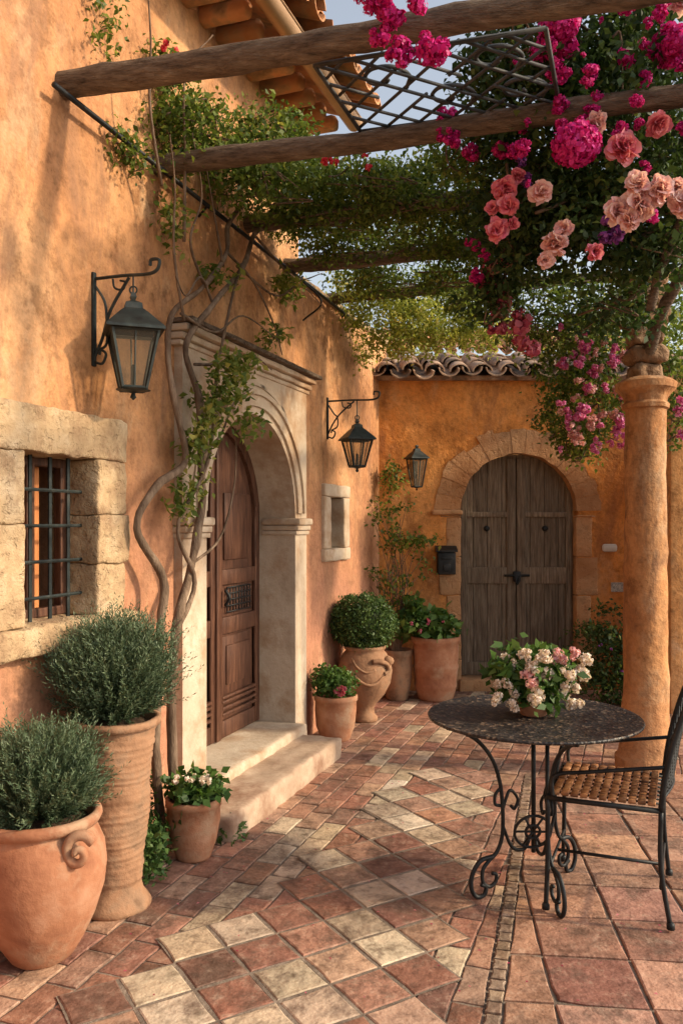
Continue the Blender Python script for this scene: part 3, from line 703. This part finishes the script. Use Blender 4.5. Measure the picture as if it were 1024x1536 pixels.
leaves('wall_creeper_leaves',[(*LY(3.75,3.9,.03),.05,.1,.35,300),(*LY(4.15,3.85,.05),.06,.15,.1,420),(*LY(4.3,3.7,.08),.1,.2,.15,500),(*LY(3.9,3.35,.05),.05,.15,.05,160)],.032,ML_vine,V,8,clump=.04,per=12)
petals('red_blossoms',[(*LY(4.1,3.93,.1),.03),(*LY(4.2,3.94,.1),.035),(*LY(4.3,3.9,.12),.03),(-.07,4.25,3.43,.03),(-.03,4.3,3.45,.02),(.15,4.35,3.44,.025),(.12,4.3,3.47,.02)],ML_red,V,3,n=40,ps=.4,sub=5)

BO=group('bougainvillea',(1.2,4.2,3.2))
bower=[(1.18,4.0,3.95,.5,.4,.28,3900),(.90,4.0,3.60,.22,.4,.34,2600),(.74,4.15,3.75,.12,.25,.25,1000),(1.34,4.0,3.52,.42,.5,.42,5400),(1.15,4.0,3.05,.33,.35,.28,3600),(1.5,3.9,2.95,.28,.35,.22,2500),
 (.88,4.1,3.05,.17,.3,.27,1900),(.80,4.3,2.74,.09,.15,.16,600),(1.6,4.6,3.5,.5,.5,.4,3000),(1.7,4.4,4.0,.5,.5,.4,3000),(1.0,4.6,3.3,.3,.4,.3,2200),(1.45,4.4,2.7,.2,.3,.15,800)]
lowb=[(1.72,6.2,2.85,.30,.3,.28,2600),(1.82,6.2,2.42,.33,.3,.27,2800),(1.6,6.0,3.15,.35,.3,.2,1700),(2.45,6.0,2.55,.18,.2,.45,1700),(2.2,6.0,3.1,.4,.4,.3,2000),(1.78,6.3,2.15,.15,.2,.12,500),(1.35,6.1,3.0,.2,.2,.15,600)]
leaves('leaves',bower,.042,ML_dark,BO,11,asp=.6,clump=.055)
leaves('lower_leaves',lowb,.038,ML_vine,BO,12,asp=.6,clump=.055)
m=MB()
for (x,y,z,rx,ry,rz,n) in bower+lowb:
    for _ in range(8):
        p=[(x+R(-1,1)*rx*.9,y+R(-1,1)*ry*.8,z+R(-1,1)*rz*.9) for _ in range(3)]; tube(m,p,.008,.003,seg=4)
tube(m,[(2.0,5.6,0),(2.1,5.6,1.0),(2.05,5.55,2.2),(2.0,5.4,3.2),(1.7,4.6,3.5)],.035,.02,seg=8,rough=.25)
m.make('branches',M_bark,BO,smooth=True)
mag=[(.17,2.98,3.42,.07),(.14,3.0,3.34,.045),(.21,3.0,3.27,.05),(.33,3.0,3.30,.065),(.09,2.98,3.45,.045),(.26,2.95,3.44,.05),(.93,3.62,3.70,.10),(.94,3.6,3.53,.06),(.87,3.6,3.62,.06),
 (1.41,3.55,3.62,.085),(.48,3.8,3.42,.05),(.50,3.75,3.32,.045),(.46,3.8,3.36,.035),(1.19,3.5,3.85,.05),(1.25,3.7,3.45,.035),(1.1,3.6,3.4,.04),(.74,3.9,3.33,.04),(.62,4.0,3.36,.04),(.84,3.8,3.4,.04),(.66,4.2,2.98,.04),(.68,4.2,2.83,.04),(.7,4.1,2.9,.03)]
rr=random.Random(3)
for _ in range(64): mag.append((rr.uniform(.72,1.6),rr.uniform(3.42,3.62),rr.uniform(2.85,3.95),rr.uniform(.012,.048)))
petals('magenta_blossoms',mag,ML_mag,BO,21,n=60,ps=.32,sub=9)
petals('magenta_pompons',[(.985,3.50,3.17,.10),(1.42,3.5,3.60,.075),(.92,3.5,3.68,.08)],ML_mag,BO,28,n=1500,ps=.13,shell=.6)
low=[(1.69,5.9,2.36,.07),(1.60,5.9,2.35,.05),(1.72,5.9,2.84,.06),(1.78,5.9,2.66,.05),(1.95,5.9,2.27,.06),(1.8,5.9,2.12,.05),(2.36,5.8,2.4,.06),(2.38,5.8,2.2,.05)]
for _ in range(60): low.append((rr.uniform(1.5,2.05),rr.uniform(5.85,5.95),rr.uniform(2.1,3.0),rr.uniform(.02,.05)))
petals('mauve_blossoms',low[:36],ML_mauve,BO,22,n=45,ps=.34,sub=6)
petals('blush_blossoms',low[36:],ML_pale,BO,23,n=45,ps=.34,sub=5)
petals('purple_blossoms',[(1.15,3.55,2.83,.06),(.83,3.7,3.1,.035),(.80,3.75,3.2,.03),(1.2,3.55,2.87,.04)],ML_purp,BO,24,n=45,ps=.36,sub=8)
RO=group('climbing_rose',(1.1,3.7,3))
peony('pink_roses',[(1.175,3.5,3.15,.075),(1.315,3.48,3.25,.058),(.72,3.68,3.06,.058),(.735,3.66,2.98,.052),(.69,3.7,2.88,.058),(1.06,3.5,2.72,.042),(.78,3.7,3.12,.04),(.67,3.7,2.98,.035),(.75,3.68,2.9,.035)],ML_pink,RO,25,120)
peony('pale_roses',[(1.10,3.08,2.76,.072),(1.02,3.10,2.74,.055),(1.16,3.05,2.80,.052),(1.08,3.05,2.82,.05),(1.06,3.08,2.70,.045),(1.27,3.08,2.76,.068),(1.23,3.08,2.82,.04),(1.07,3.5,3.26,.05),(.86,3.6,3.01,.055),(.92,3.6,2.78,.065),(.96,3.6,2.85,.045),(.88,3.6,2.72,.04),(1.45,3.55,3.8,.058),(1.43,3.5,3.88,.05)],ML_pale,RO,26,120)
petals('dusty_roses',[(.80,4.3,2.90,.075),(.78,4.3,2.80,.06),(.83,4.3,2.72,.07),(.80,4.3,2.62,.06),(.94,4.35,2.58,.085),(.73,4.3,2.83,.05),(.9,4.3,2.66,.05),(.97,4.3,2.5,.06)],ML_dusty,RO,27,n=20,ps=.5,cup=.3,sub=5)

# ---------------- lanterns ----------------
def lantern(S,F,s,z0,z1,arm,hang,kind=1,drop=.06,hs=.42):
    g=group('wall_lantern',F(s,z0,hang)); m=MB()
    zc=z1-.03
    if kind==1:
        rb(m,F,s-.012,s+.012,z0,z1,0,.014,.004)
        tube(m,[F(s,zc,.01),F(s,zc,arm*.5),F(s,zc-.005,arm*.85),F(s,zc+.01,arm),F(s,zc+.05,arm+.01),F(s,zc+.055,arm-.03),F(s,zc+.03,arm-.035)],.0075,seg=6)
        tube(m,[F(s,z0+.04,.01),F(s,z0+.12,.05),F(s,(z0+zc)/2+.05,hang*.45),F(s,zc-.01,hang*.9)],.007,seg=6)
        tube(m,[F(s,zc-.03,.012),F(s,zc-.10,.06),F(s,(z0+zc)/2+.02,hang*.35),F(s,z0+.10,hang*.35),F(s,z0+.07,hang*.15)],.006,seg=6)
        tube(m,[F(s,z0+.02,.01),F(s,z0+.01,.05),F(s,z0+.05,.07),F(s,z0+.07,.045),F(s,z0+.05,.035)],.006,seg=6)
        tube(m,[F(s,zc-.01,hang*.5),F(s,zc-.05,hang*.55),F(s,zc-.06,hang*.75),F(s,zc-.03,hang*.8),F(s,zc-.02,hang*.68)],.005,seg=6)
    else:
        rb(m,F,s-.02,s+.02,z0,z1,0,.012,.004); tube(m,[F(s,z0+.03,.01),F(s,z0-.02,hang*.5),F(s,z0+.02,hang)],.008,seg=6)
    x,y,_=F(s,0,hang); zt=zc-.02 if kind==1 else z1
    H_=hs*S; zb=zt-drop-H_ if kind==1 else z1-H_+.14
    ztop=zb+H_
    if kind==1:
        tube(m,[(x,y,zc),(x,y,ztop-.01)],.004,seg=5)
        tube(m,[(x+.016*math.cos(k*.6),y,ztop+.012+.016*math.sin(k*.6)) for k in range(12)],.004,seg=5,k=2)
    def sq(r,z,a=math.pi/4+.35): return [(x+r*math.cos(a+k*math.pi/2),y+r*math.sin(a+k*math.pi/2),z) for k in range(4)]
    prof=[(.012,ztop),(.02,ztop-.02*S),(.012,ztop-.035*S),(.05*S,ztop-.05*S),(.055*S,ztop-.075*S),(.085*S,ztop-.095*S),(.175*S,ztop-.165*S),(.178*S,ztop-.178*S),(.14*S,ztop-.18*S)]
    vs=[];fs=[]
    for r,z in prof: vs+=sq(r,z)
    for i in range(len(prof)-1):
        for j in range(4): fs.append((i*4+j,i*4+(j+1)%4,(i+1)*4+(j+1)%4,(i+1)*4+j))
    fs.append((0,1,2,3)); m.add(vs,fs)
    t_=sq(.14*S,ztop-.18*S); b_=sq(.072*S,zb+.04*S)
    for k in range(4):
        tube(m,[t_[k],b_[k]],.0085*S+.001,seg=5); tube(m,[t_[k],t_[(k+1)%4]],.008*S,seg=5); tube(m,[b_[k],b_[(k+1)%4]],.010*S,seg=5)
        mt=Vector(t_[k])*.5+Vector(t_[(k+1)%4])*.5; mb_=Vector(b_[k])*.5+Vector(b_[(k+1)%4])*.5; tube(m,[mt,mb_],.004*S,seg=4)
    lathe(m,[(.002,0),(.014*S,.012*S),(.008*S,.03*S),(.03*S,.038*S),(.078*S,.045*S),(.02*S,.055*S)],(x,y,zb-.01*S),12)
    lathe(m,[(.012*S,0),(.012*S,.09*S),(.003,.1*S)],(x,y,zb+.05*S),8)
    m.make('frame',M_iron2,g,smooth=True,angle=30)
    m=MB()
    for k in range(4): m.add([t_[k],t_[(k+1)%4],b_[(k+1)%4],b_[k]],[(0,1,2,3)])
    m.make('glass',M_glass,g)
lantern(.98,L,3.72/.9439,2.28,2.70,.33,.21,drop=.06,hs=.47)
lantern(.92,L,6.56/.9439,2.24,2.57,.42,.25,drop=.13,hs=.44)
lantern(.72,B,.70,2.02,2.17,.1,.13,kind=2,hs=.58)
g=group('mailbox',B(.98,1.2,.05)); m=MB()
rb(m,B,.90,1.07,1.10,1.31,.0,.10,.012); prism(m,lambda a,b_,c_:B(c_,b_,a),[(.0,1.312),(.12,1.312),(.12,1.325),(.0,1.37)],.885,1.085); rb(m,B,.93,1.04,1.24,1.26,.095,.106,.003); rb(m,B,.95,1.02,1.13,1.2,.09,.108,.01)
m.make('box',M_iron,g,smooth=True,angle=35)

# ---------------- potted plants ----------------
def spiky(name,c,rx,rz,n,parent,seed,mat=ML_rose,ln=.026,per=26,base=-.5):
    rng=np.random.default_rng(seed); VV=[];TT=[]
    d=unit(rng.normal(size=(n,3))+np.array((0,0,.45))); rad=rng.uniform(.6,1.05,n)+(rng.uniform(0,1,n)>.82)*rng.uniform(0,.26,n)
    lump=np.array([.88+.28*noise.noise(Vector(q)*2.4+Vector((seed,0,0))) for q in d]); rad=rad*(lump+.06)
    tip=np.array(c)+d*rad[:,None]*np.array((rx,rx,rz))+rng.normal(0,.012,(n,3)); root=np.array(c)+d*np.array((rx,rx,rz))*.25+np.array((0,0,base*rz*.5))
    ct=rng.uniform(-.18,.18,n)
    for k in range(per):
        f=.35+.65*k/(per-1); bend=np.array((0,0,.07))*f*f
        p=root+(tip-root)*f+bend; ax=unit(tip-root+np.array((0,0,.10)))
        a=unit(ax*1.0+unit(rng.normal(size=(n,3)))*.8); w=unit(np.cross(a,rng.normal(size=(n,3))))
        l=(ln*rng.uniform(.7,1.2,n)*(1-.3*f))[:,None]
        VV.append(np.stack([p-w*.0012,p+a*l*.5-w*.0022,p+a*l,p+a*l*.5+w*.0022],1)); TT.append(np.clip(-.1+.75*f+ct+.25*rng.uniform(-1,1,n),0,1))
    return quadmesh(name,np.concatenate(VV),np.concatenate(TT),mat,parent)
x,y=-1.098,3.05; g=group('potted_lavender',(x,y,0)); m=MB()
lathe(m,[(.10,0),(.115,.012),(.15,.07),(.19,.15),(.222,.25),(.232,.33),(.226,.40),(.205,.45),(.19,.47),(.186,.48),(.205,.487),(.215,.505),(.212,.522),(.195,.53),(.18,.52),(.178,.46)],(x,y,0),64,.007)
for ang in (-38,142):
    a=Vector((math.cos(math.radians(ang)),math.sin(math.radians(ang)),0)); cpt=Vector((x,y,.435))+a*.215
    pts_=[]
    for k in range(16):
        th_=k*.60+.5; r_=.066-.0042*k; pts_.append(cpt+Vector((1,0,0))*(r_*math.cos(th_))*.85+Vector((0,0,r_*math.sin(th_)))+a*.02+Vector((0,-.002*k,0)))
    tube(m,pts_,.020,.012,seg=10,k=4)
m.make('amphora',M_tc,g,smooth=True); m=MB(); lathe(m,[(.17,.49),(.10,.505),(.01,.51)],(x,y,0),20); m.make('soil',M_soil,g)
spiky('lavender_foliage',(x,y,.60),.255,.215,1700,g,31,ln=.03)
x,y=-.938,3.45; g=group('potted_rosemary',(x,y,0)); m=MB()
pr=[(.145,0),(.148,.02),(.135,.035),(.115,.06),(.105,.1)]
z_=.11
while z_<.72:
    h_=R(.018,.034); f_=(z_-.11)/.6; r_=.106+.05*(f_**.9); e=R(.002,.0065); pr+=[(r_,z_),(r_+e,z_+h_*.3),(r_+e,z_+h_*.7)]; z_+=h_
pr+=[(.163,.745),(.185,.752),(.188,.78),(.17,.785),(.155,.77),(.15,.70)]
lathe(m,pr,(x,y,0),56,.014); m.make('ribbed_jar',M_tc2,g,smooth=True)
m=MB(); lathe(m,[(.15,.75),(.05,.765),(.01,.77)],(x,y,0),20); m.make('soil',M_soil,g)
spiky('rosemary_foliage',(x,y,.925),.28,.235,3000,g,32,ln=.026,base=-.8)
def pot(m,x,y,r,h,tp=.8,amp=.004):
    lathe(m,[(r*tp*.8,0),(r*tp*.85,.01),(r*tp*1.1,h*.3),(r*1.0,h*.65),(r*.99,h*.86),(r*1.05,h*.88),(r*1.05,h*.98),(r*.98,h),(r*.9,h*.98),(r*.88,h*.9),(.01,h*.89)],(x,y,0),40,amp)
x,y=-.70,3.95; g=group('potted_primula',(x,y,0)); m=MB(); pot(m,x,y,.125,.285); m.make('clay_pot',M_tc,g,smooth=True)
leaves('leaves',[(x,y,.33,.125,.125,.055,800)],.045,ML_lush,g,33,asp=.7,clump=.02,per=7)
petals('flowers',[(x+R(-.09,.09),y+R(-.12,.0),.37+R(0,.03),.012) for _ in range(18)],ML_white,g,34,n=16,ps=.6)
x,y=-.044,6.1; g=group('potted_herb',(x,y,0)); m=MB(); pot(m,x,y,.152,.33,.85); m.make('clay_pot',M_tc,g,smooth=True)
leaves('leaves',[(x-.02,y,.42,.14,.14,.10,2200)],.03,ML_lush,g,35,asp=.7,clump=.03,per=12)
peony('rosette',[(x+.04,y-.13,.385,.05)],ML_dusty,g,36,60)
x,y=.188,6.68; g=group('topiary_urn',(x,y,0)); m=MB()
lathe(m,[(.10,0),(.105,.03),(.075,.06),(.07,.10),(.09,.14),(.16,.22),(.205,.31),(.218,.40),(.205,.48),(.175,.54),(.15,.565),(.165,.58),(.17,.60),(.15,.605),(.14,.57)],(x,y,0),48,.004)
fc=lambda an,z,r:(x+r*math.cos(an),y+r*math.sin(an),z)
tube(m,[fc(-2.35,.50,.185),fc(-2.0,.40,.218),fc(-1.6,.33,.218),fc(-1.2,.33,.215),fc(-.8,.40,.218)],.012,seg=8)
tube(m,[fc(-2.2,.52,.18),fc(-1.9,.46,.21),fc(-1.55,.42,.218),fc(-1.2,.44,.215)],.009,seg=8)
tube(m,[fc(-1.3,.5,.20),fc(-1.0,.50,.215),fc(-.7,.47,.225),fc(-.65,.42,.225),fc(-.85,.40,.222)],.02,.016,seg=8)
lathe(m,[(.005,-.045),(.04,-.02),(.048,.0),(.04,.025),(.005,.045)],fc(-.45,.49,.2),14)
m.make('face_urn',M_tc2,g,smooth=True)
rng=np.random.default_rng(5); d=unit(rng.normal(size=(10000,3))); lm=np.array([1+.14*noise.noise(Vector(q)*3) for q in d]); rad=(lm+.07*rng.normal(size=10000))[:,None]; bp=np.array((x-.02,y,.79))+d*rad*np.array((.245,.245,.205))
quadmesh('boxwood_ball',leafV(rng,bp,.022,.6),np.clip(rng.uniform(0,1,10000)*.8+(lm-.95)*2,0,1),ML_box,g)
m=MB(); lathe(m,[(.02,-.16),(.15,-.12),(.19,0),(.15,.12),(.02,.16)],(x-.02,y,.79),20); m.make('shade_core',M_leafcore,g,smooth=True)  # solid dark core, colour stands in for shade inside the leaf ball
x,y=.50,7.5; g=group('potted_shrub',(x,y,0)); m=MB(); pot(m,x,y,.135,.45,.85); m.make('clay_pot',M_tc2,g,smooth=True)
m=MB(); tw_=[]
for k in range(34):
    l=R(.4,1.35); e=Vector((x+R(-.30,.28),7.6+R(-.15,.15),.45+l)); mid=Vector((x+R(-.12,.1),7.55,.45+l*.5))
    tube(m,[(x+R(-.04,.04),y+.02,.4),mid,e],.005,.002,seg=4)
    if k%2: tw_.append((e.x,e.y,e.z,.07,.05,.08,30)); tw_.append((mid.x,mid.y,mid.z,.08,.05,.1,18))
m.make('twigs',M_bark,g); leaves('leaves',tw_+[(.66,7.5,1.42,.22,.08,.04,300),(.48,7.7,2.0,.12,.06,.18,240),(.45,7.7,1.7,.08,.05,.1,80)],.042,ML_vine,g,38,clump=.035,per=6)
x,y=.846,7.5; g=group('potted_geranium',(x,y,0)); m=MB(); lathe(m,[(.15,0),(.16,.02),(.19,.12),(.192,.14),(.186,.15),(.2,.28),(.207,.30),(.2,.315),(.205,.46),(.2,.5),(.222,.52),(.225,.565),(.2,.57),(.19,.54)],(x,y,0),44,.004); m.make('clay_pot',M_tc,g,smooth=True)
leaves('leaves',[(x-.08,y-.02,.68,.27,.2,.10,900),(x-.2,y,.80,.1,.1,.1,160)],.075,ML_lush,g,39,asp=.75,clump=.04,per=8)
petals('flowers',[(x-.22,y-.18,.70,.03),(x-.1,y-.2,.72,.035),(x-.15,y-.2,.64,.03),(x+.05,y-.2,.71,.02)],ML_pink,g,40,n=24,ps=.5,sub=3)
g=group('flowering_shrub',(2.35,7.2,0))
leaves('leaves',[(2.35,7.25,.42,.33,.3,.42,3900)],.04,ML_dark,g,41,asp=.6,clump=.05,tb=.1)
petals('flowers',[(2.35+R(-.25,.25),6.95,.6+R(-.3,.2),.02) for _ in range(14)],ML_purp,g,42,n=18,ps=.5,sub=2)
leaves('ground_ivy',[(*LY(3.75,.12,.2),.1,.18,.13,1100),(*LY(3.95,.25,.06),.05,.15,.2,600),(*LY(4.22,.06,.22),.10,.08,.05,320),(-.58,4.18,.03,.08,.06,.03,200)],.035,ML_box,None,43,clump=.03,per=10)

# ---------------- table ----------------
TX,TY=.828,3.6
T=group('bistro_table',(TX,TY,0)); m=MB()
lathe(m,[(.01,.738),(.445,.738),(.452,.741),(.454,.747),(.451,.752),(.440,.7525),(.432,.750),(.01,.750)],(TX,TY,0),72); m.make('tabletop',M_tabletop,T,smooth=True,angle=35)
m=MB()
for an in (201,280,40):
    a=math.radians(an); f=lambda r,z,off=0:(TX+r*math.cos(a)-off*math.sin(a),TY+r*math.sin(a)+off*math.cos(a),z)
    tube(m,[f(.42,.733),f(.36,.715),f(.28,.67),f(.21,.59),f(.17,.49),f(.155,.38),f(.155,.26),f(.18,.19),f(.22,.155),f(.25,.12),f(.25,.07),f(.22,.045),f(.19,.06),f(.185,.09),f(.205,.10)],.009,.008,seg=8)
    tube(m,[f(.20,.17),f(.26,.16),f(.30,.11),f(.305,.05),f(.28,.012),f(.245,.014),f(.235,.045),f(.258,.06)],.010,.009,seg=8)
    tube(m,[f(.155,.36),f(.12,.44),f(.08,.40),f(.095,.36),f(.115,.375)],.007,seg=6)
    tube(m,[f(.155,.3),f(.11,.2),f(.05,.18),f(.02,.22)],.008,seg=6)
    tube(m,[f(.16,.46),f(.19,.43),f(.19,.39),f(.165,.38)],.007,seg=6)
tube(m,[(TX,TY,.737),(TX,TY,.16)],.010,seg=8)
tube(m,[(TX+.035,TY-.1,.737),(TX+.035,TY-.1,.04)],.009,seg=8)
cc=Vector((TX-.035,TY-.14,.30))
for rr_ in (.075,.03):
    tube(m,[cc+Vector((math.cos(k*math.pi/12)*rr_,math.sin(k*math.pi/12)*rr_*-.35,math.sin(k*math.pi/12)*rr_)) for k in range(25)],.006,seg=6,k=2)
for k in range(6):
    q_=k*math.pi/3; tube(m,[cc,cc+Vector((math.cos(q_)*.075,-.35*math.sin(q_)*.075,math.sin(q_)*.075))],.005,seg=5)
m.make('scroll_legs',M_iron,T,smooth=True)
FX,FY=TX-.0,TY+.0
g=group('flower_pot',(FX,FY,.752)); m=MB()
lathe(m,[(.05,0),(.055,.005),(.075,.04),(.078,.045),(.08,.06),(.07,.062),(.065,.05),(.01,.05)],(FX,FY,.753),32); m.make('clay_bowl',M_tc,g,smooth=True)
leaves('leaves',[(FX,FY+.02,.89,.13,.13,.09,1300),(FX,FY+.02,.96,.17,.13,.09,800)],.048,ML_lush,g,51,asp=.6,clump=.025,per=8)
rr=random.Random(9); fl=[]
for (dx,dz,r_) in ((-.15,.16,.040),(-.11,.09,.044),(-.05,.18,.042),(-.11,.23,.036),(-.02,.12,.042),(.03,.21,.042),(.06,.11,.044),(.10,.19,.044),(.14,.12,.046),(.09,.27,.038),(.01,.28,.038),(-.06,.29,.032),(.18,.20,.040),(.20,.26,.030),(.16,.07,.036),(-.18,.10,.034),(.14,.29,.030),(-.03,.23,.034)):
    fl.append((FX+dx,FY+rr.uniform(-.14,-.04),.746+dz,r_))
for _ in range(8): fl.append((FX+rr.uniform(-.14,.17),FY+rr.uniform(.0,.13),.746+rr.uniform(.14,.28),.03))
petals('hydrangea_blossoms',[q for i,q in enumerate(fl) if i%7!=2],ML_white,g,52,n=40,ps=.34,sub=6)
petals('blush_hydrangea_blossoms',fl[2::7],ML_pale,g,53,n=40,ps=.34,sub=6)
# ---------------- chair ----------------
A_=Vector((.84,3.40,.46)); B_=Vector((1.24,3.24,.46)); C_=Vector((1.03,3.86,.46)); D_=Vector((1.43,3.70,.46))
Ch=group('garden_chair',((A_.x+D_.x)/2,(A_.y+D_.y)/2,0))
m=MB()
for p,sp in ((A_,(-.01,-.01)),(B_,(.03,-.02)),(C_,(0,.02)),(D_,(.03,.02))):
    tube(m,[p,p*1+Vector((0,0,-.22)),Vector((p.x+sp[0],p.y+sp[1],.015))],.010,seg=8); lathe(m,[(.002,0),(.016,.004),(.016,.022),(.010,.03)],(p.x+sp[0],p.y+sp[1],.008),10)
for a,b_ in ((A_,B_),(B_,D_),(D_,C_),(C_,A_)): tube(m,[a,b_],.011,seg=8)
for a,b_ in ((A_,C_),(B_,D_)): tube(m,[a-Vector((0,0,.3)),b_-Vector((0,0,.3))],.007,seg=6)
tube(m,[(A_+C_)/2-Vector((0,0,.3)),(B_+D_)/2-Vector((0,0,.3))],.007,seg=6)
def back(u,v):
    p=B_+(D_-B_)*u; cur=.035*math.sin(math.pi*u); h=v*(1+.10*math.sin(math.pi*u))
    return p+Vector((.10*v*v+.02*v+cur,-.04*v+cur*-.3,.50*h))
for u in (0,1): tube(m,[back(u,v) for v in (0,.25,.5,.75,1)],.012,seg=8)
tube(m,[back(u/8,1) for u in range(9)],.012,seg=8); tube(m,[back(u/8,.10) for u in range(9)],.008,seg=6)
for i in range(-12,16):
    for sg in (1,-1):
        pts_=[]
        for k in range(13):
            v=.10+.90*k/12; u=i/14+sg*k/12*.9+(0 if sg>0 else .1)
            if 0<=u<=1: pts_.append(back(u,v))
        if len(pts_)>1: tube(m,pts_,.0045,seg=5,k=2)
tube(m,[A_+Vector((.02,0,0)),A_+Vector((.03,0,.09)),A_+Vector((.15,-.05,.12)),back(0,.35)],.008,seg=6)
tube(m,[C_+Vector((.02,0,0)),C_+Vector((.03,0,.09)),C_+Vector((.15,-.05,.12)),back(1,.35)],.008,seg=6)
for i in range(1,9): tube(m,[A_+(C_-A_)*i/9+Vector((0,0,.012)),B_+(D_-B_)*i/9+Vector((0,0,.012))],.005,seg=5)
m.make('iron_frame',M_iron,Ch,smooth=True)
m=MB(); n=11
ex=(B_-A_); ey=(C_-A_)
for i in range(n):
    u0=.03+i*.94/n; u1=u0+.94/n*.82
    F4=lambda a,b_,c_:tuple(A_+ex*a+ey*b_+Vector((0,0,c_)))
    nb=7
    for j in range(nb):
        v0=.03+j*.94/nb; rb(m,F4,u0,u1,v0,v0+.94/nb*.93,.010,.024+.003*((i+j)%2),.006,.0015,.05,20)
m.make('seat_slats',M_slat,Ch,smooth=True,merge=True,angle=50)

rng=np.random.default_rng(77); n=260; pts_=np.stack([rng.uniform(-.9,2.3,n),rng.uniform(2.7,7.5,n),np.full(n,.014)],1)
a=unit(np.stack([rng.normal(size=n),rng.normal(size=n),np.zeros(n)],1)); b_=np.stack([-a[:,1],a[:,0],np.zeros(n)],1); s=rng.uniform(.004,.009,n)[:,None]
quadmesh('fallen_petals',np.stack([pts_-a*s,pts_+b_*s*.6+np.array((0,0,.003)),pts_+a*s,pts_-b_*s*.6+np.array((0,0,.002))],1),rng.uniform(0,1,n),ML_dusty,None)

# ---------------- light, sky, camera ----------------
sun_dir=Vector((.86,-.15,.47)).normalized()
sd=bpy.data.lights.new('sun','SUN'); sd.energy=4.4; sd.angle=math.radians(3); sd.color=(1,.80,.54)
so=bpy.data.objects.new('sun',sd); so.rotation_euler=sun_dir.to_track_quat('Z','Y').to_euler(); link(so)
w=bpy.data.worlds.new('World'); scene.world=w; w.use_nodes=True; t=w.node_tree
sky=t.nodes.new('ShaderNodeTexSky'); sky.sky_type='NISHITA'; sky.sun_disc=False
sky.sun_elevation=math.asin(sun_dir.z); sky.sun_rotation=math.atan2(sun_dir.x,sun_dir.y); sky.dust_density=3; sky.air_density=1.2
hs=t.nodes.new('ShaderNodeHueSaturation'); hs.inputs['Saturation'].default_value=.5; hs.inputs['Value'].default_value=1.55
t.links.new(sky.outputs[0],hs.inputs['Color'])
t.links.new(hs.outputs[0],t.nodes['Background'].inputs[0]); t.nodes['Background'].inputs[1].default_value=.15
cd=bpy.data.cameras.new('camera'); cd.lens=36*1250/1536; cd.sensor_width=36; cd.sensor_fit='AUTO'; cd.shift_y=17/1536; cd.clip_end=2000
co=bpy.data.objects.new('camera',cd); co.location=(0,0,1.58); co.rotation_euler=(math.radians(90),0,0); link(co); scene.camera=co
scene.view_settings.view_transform='Standard'; scene.view_settings.look='None'; scene.view_settings.exposure=0
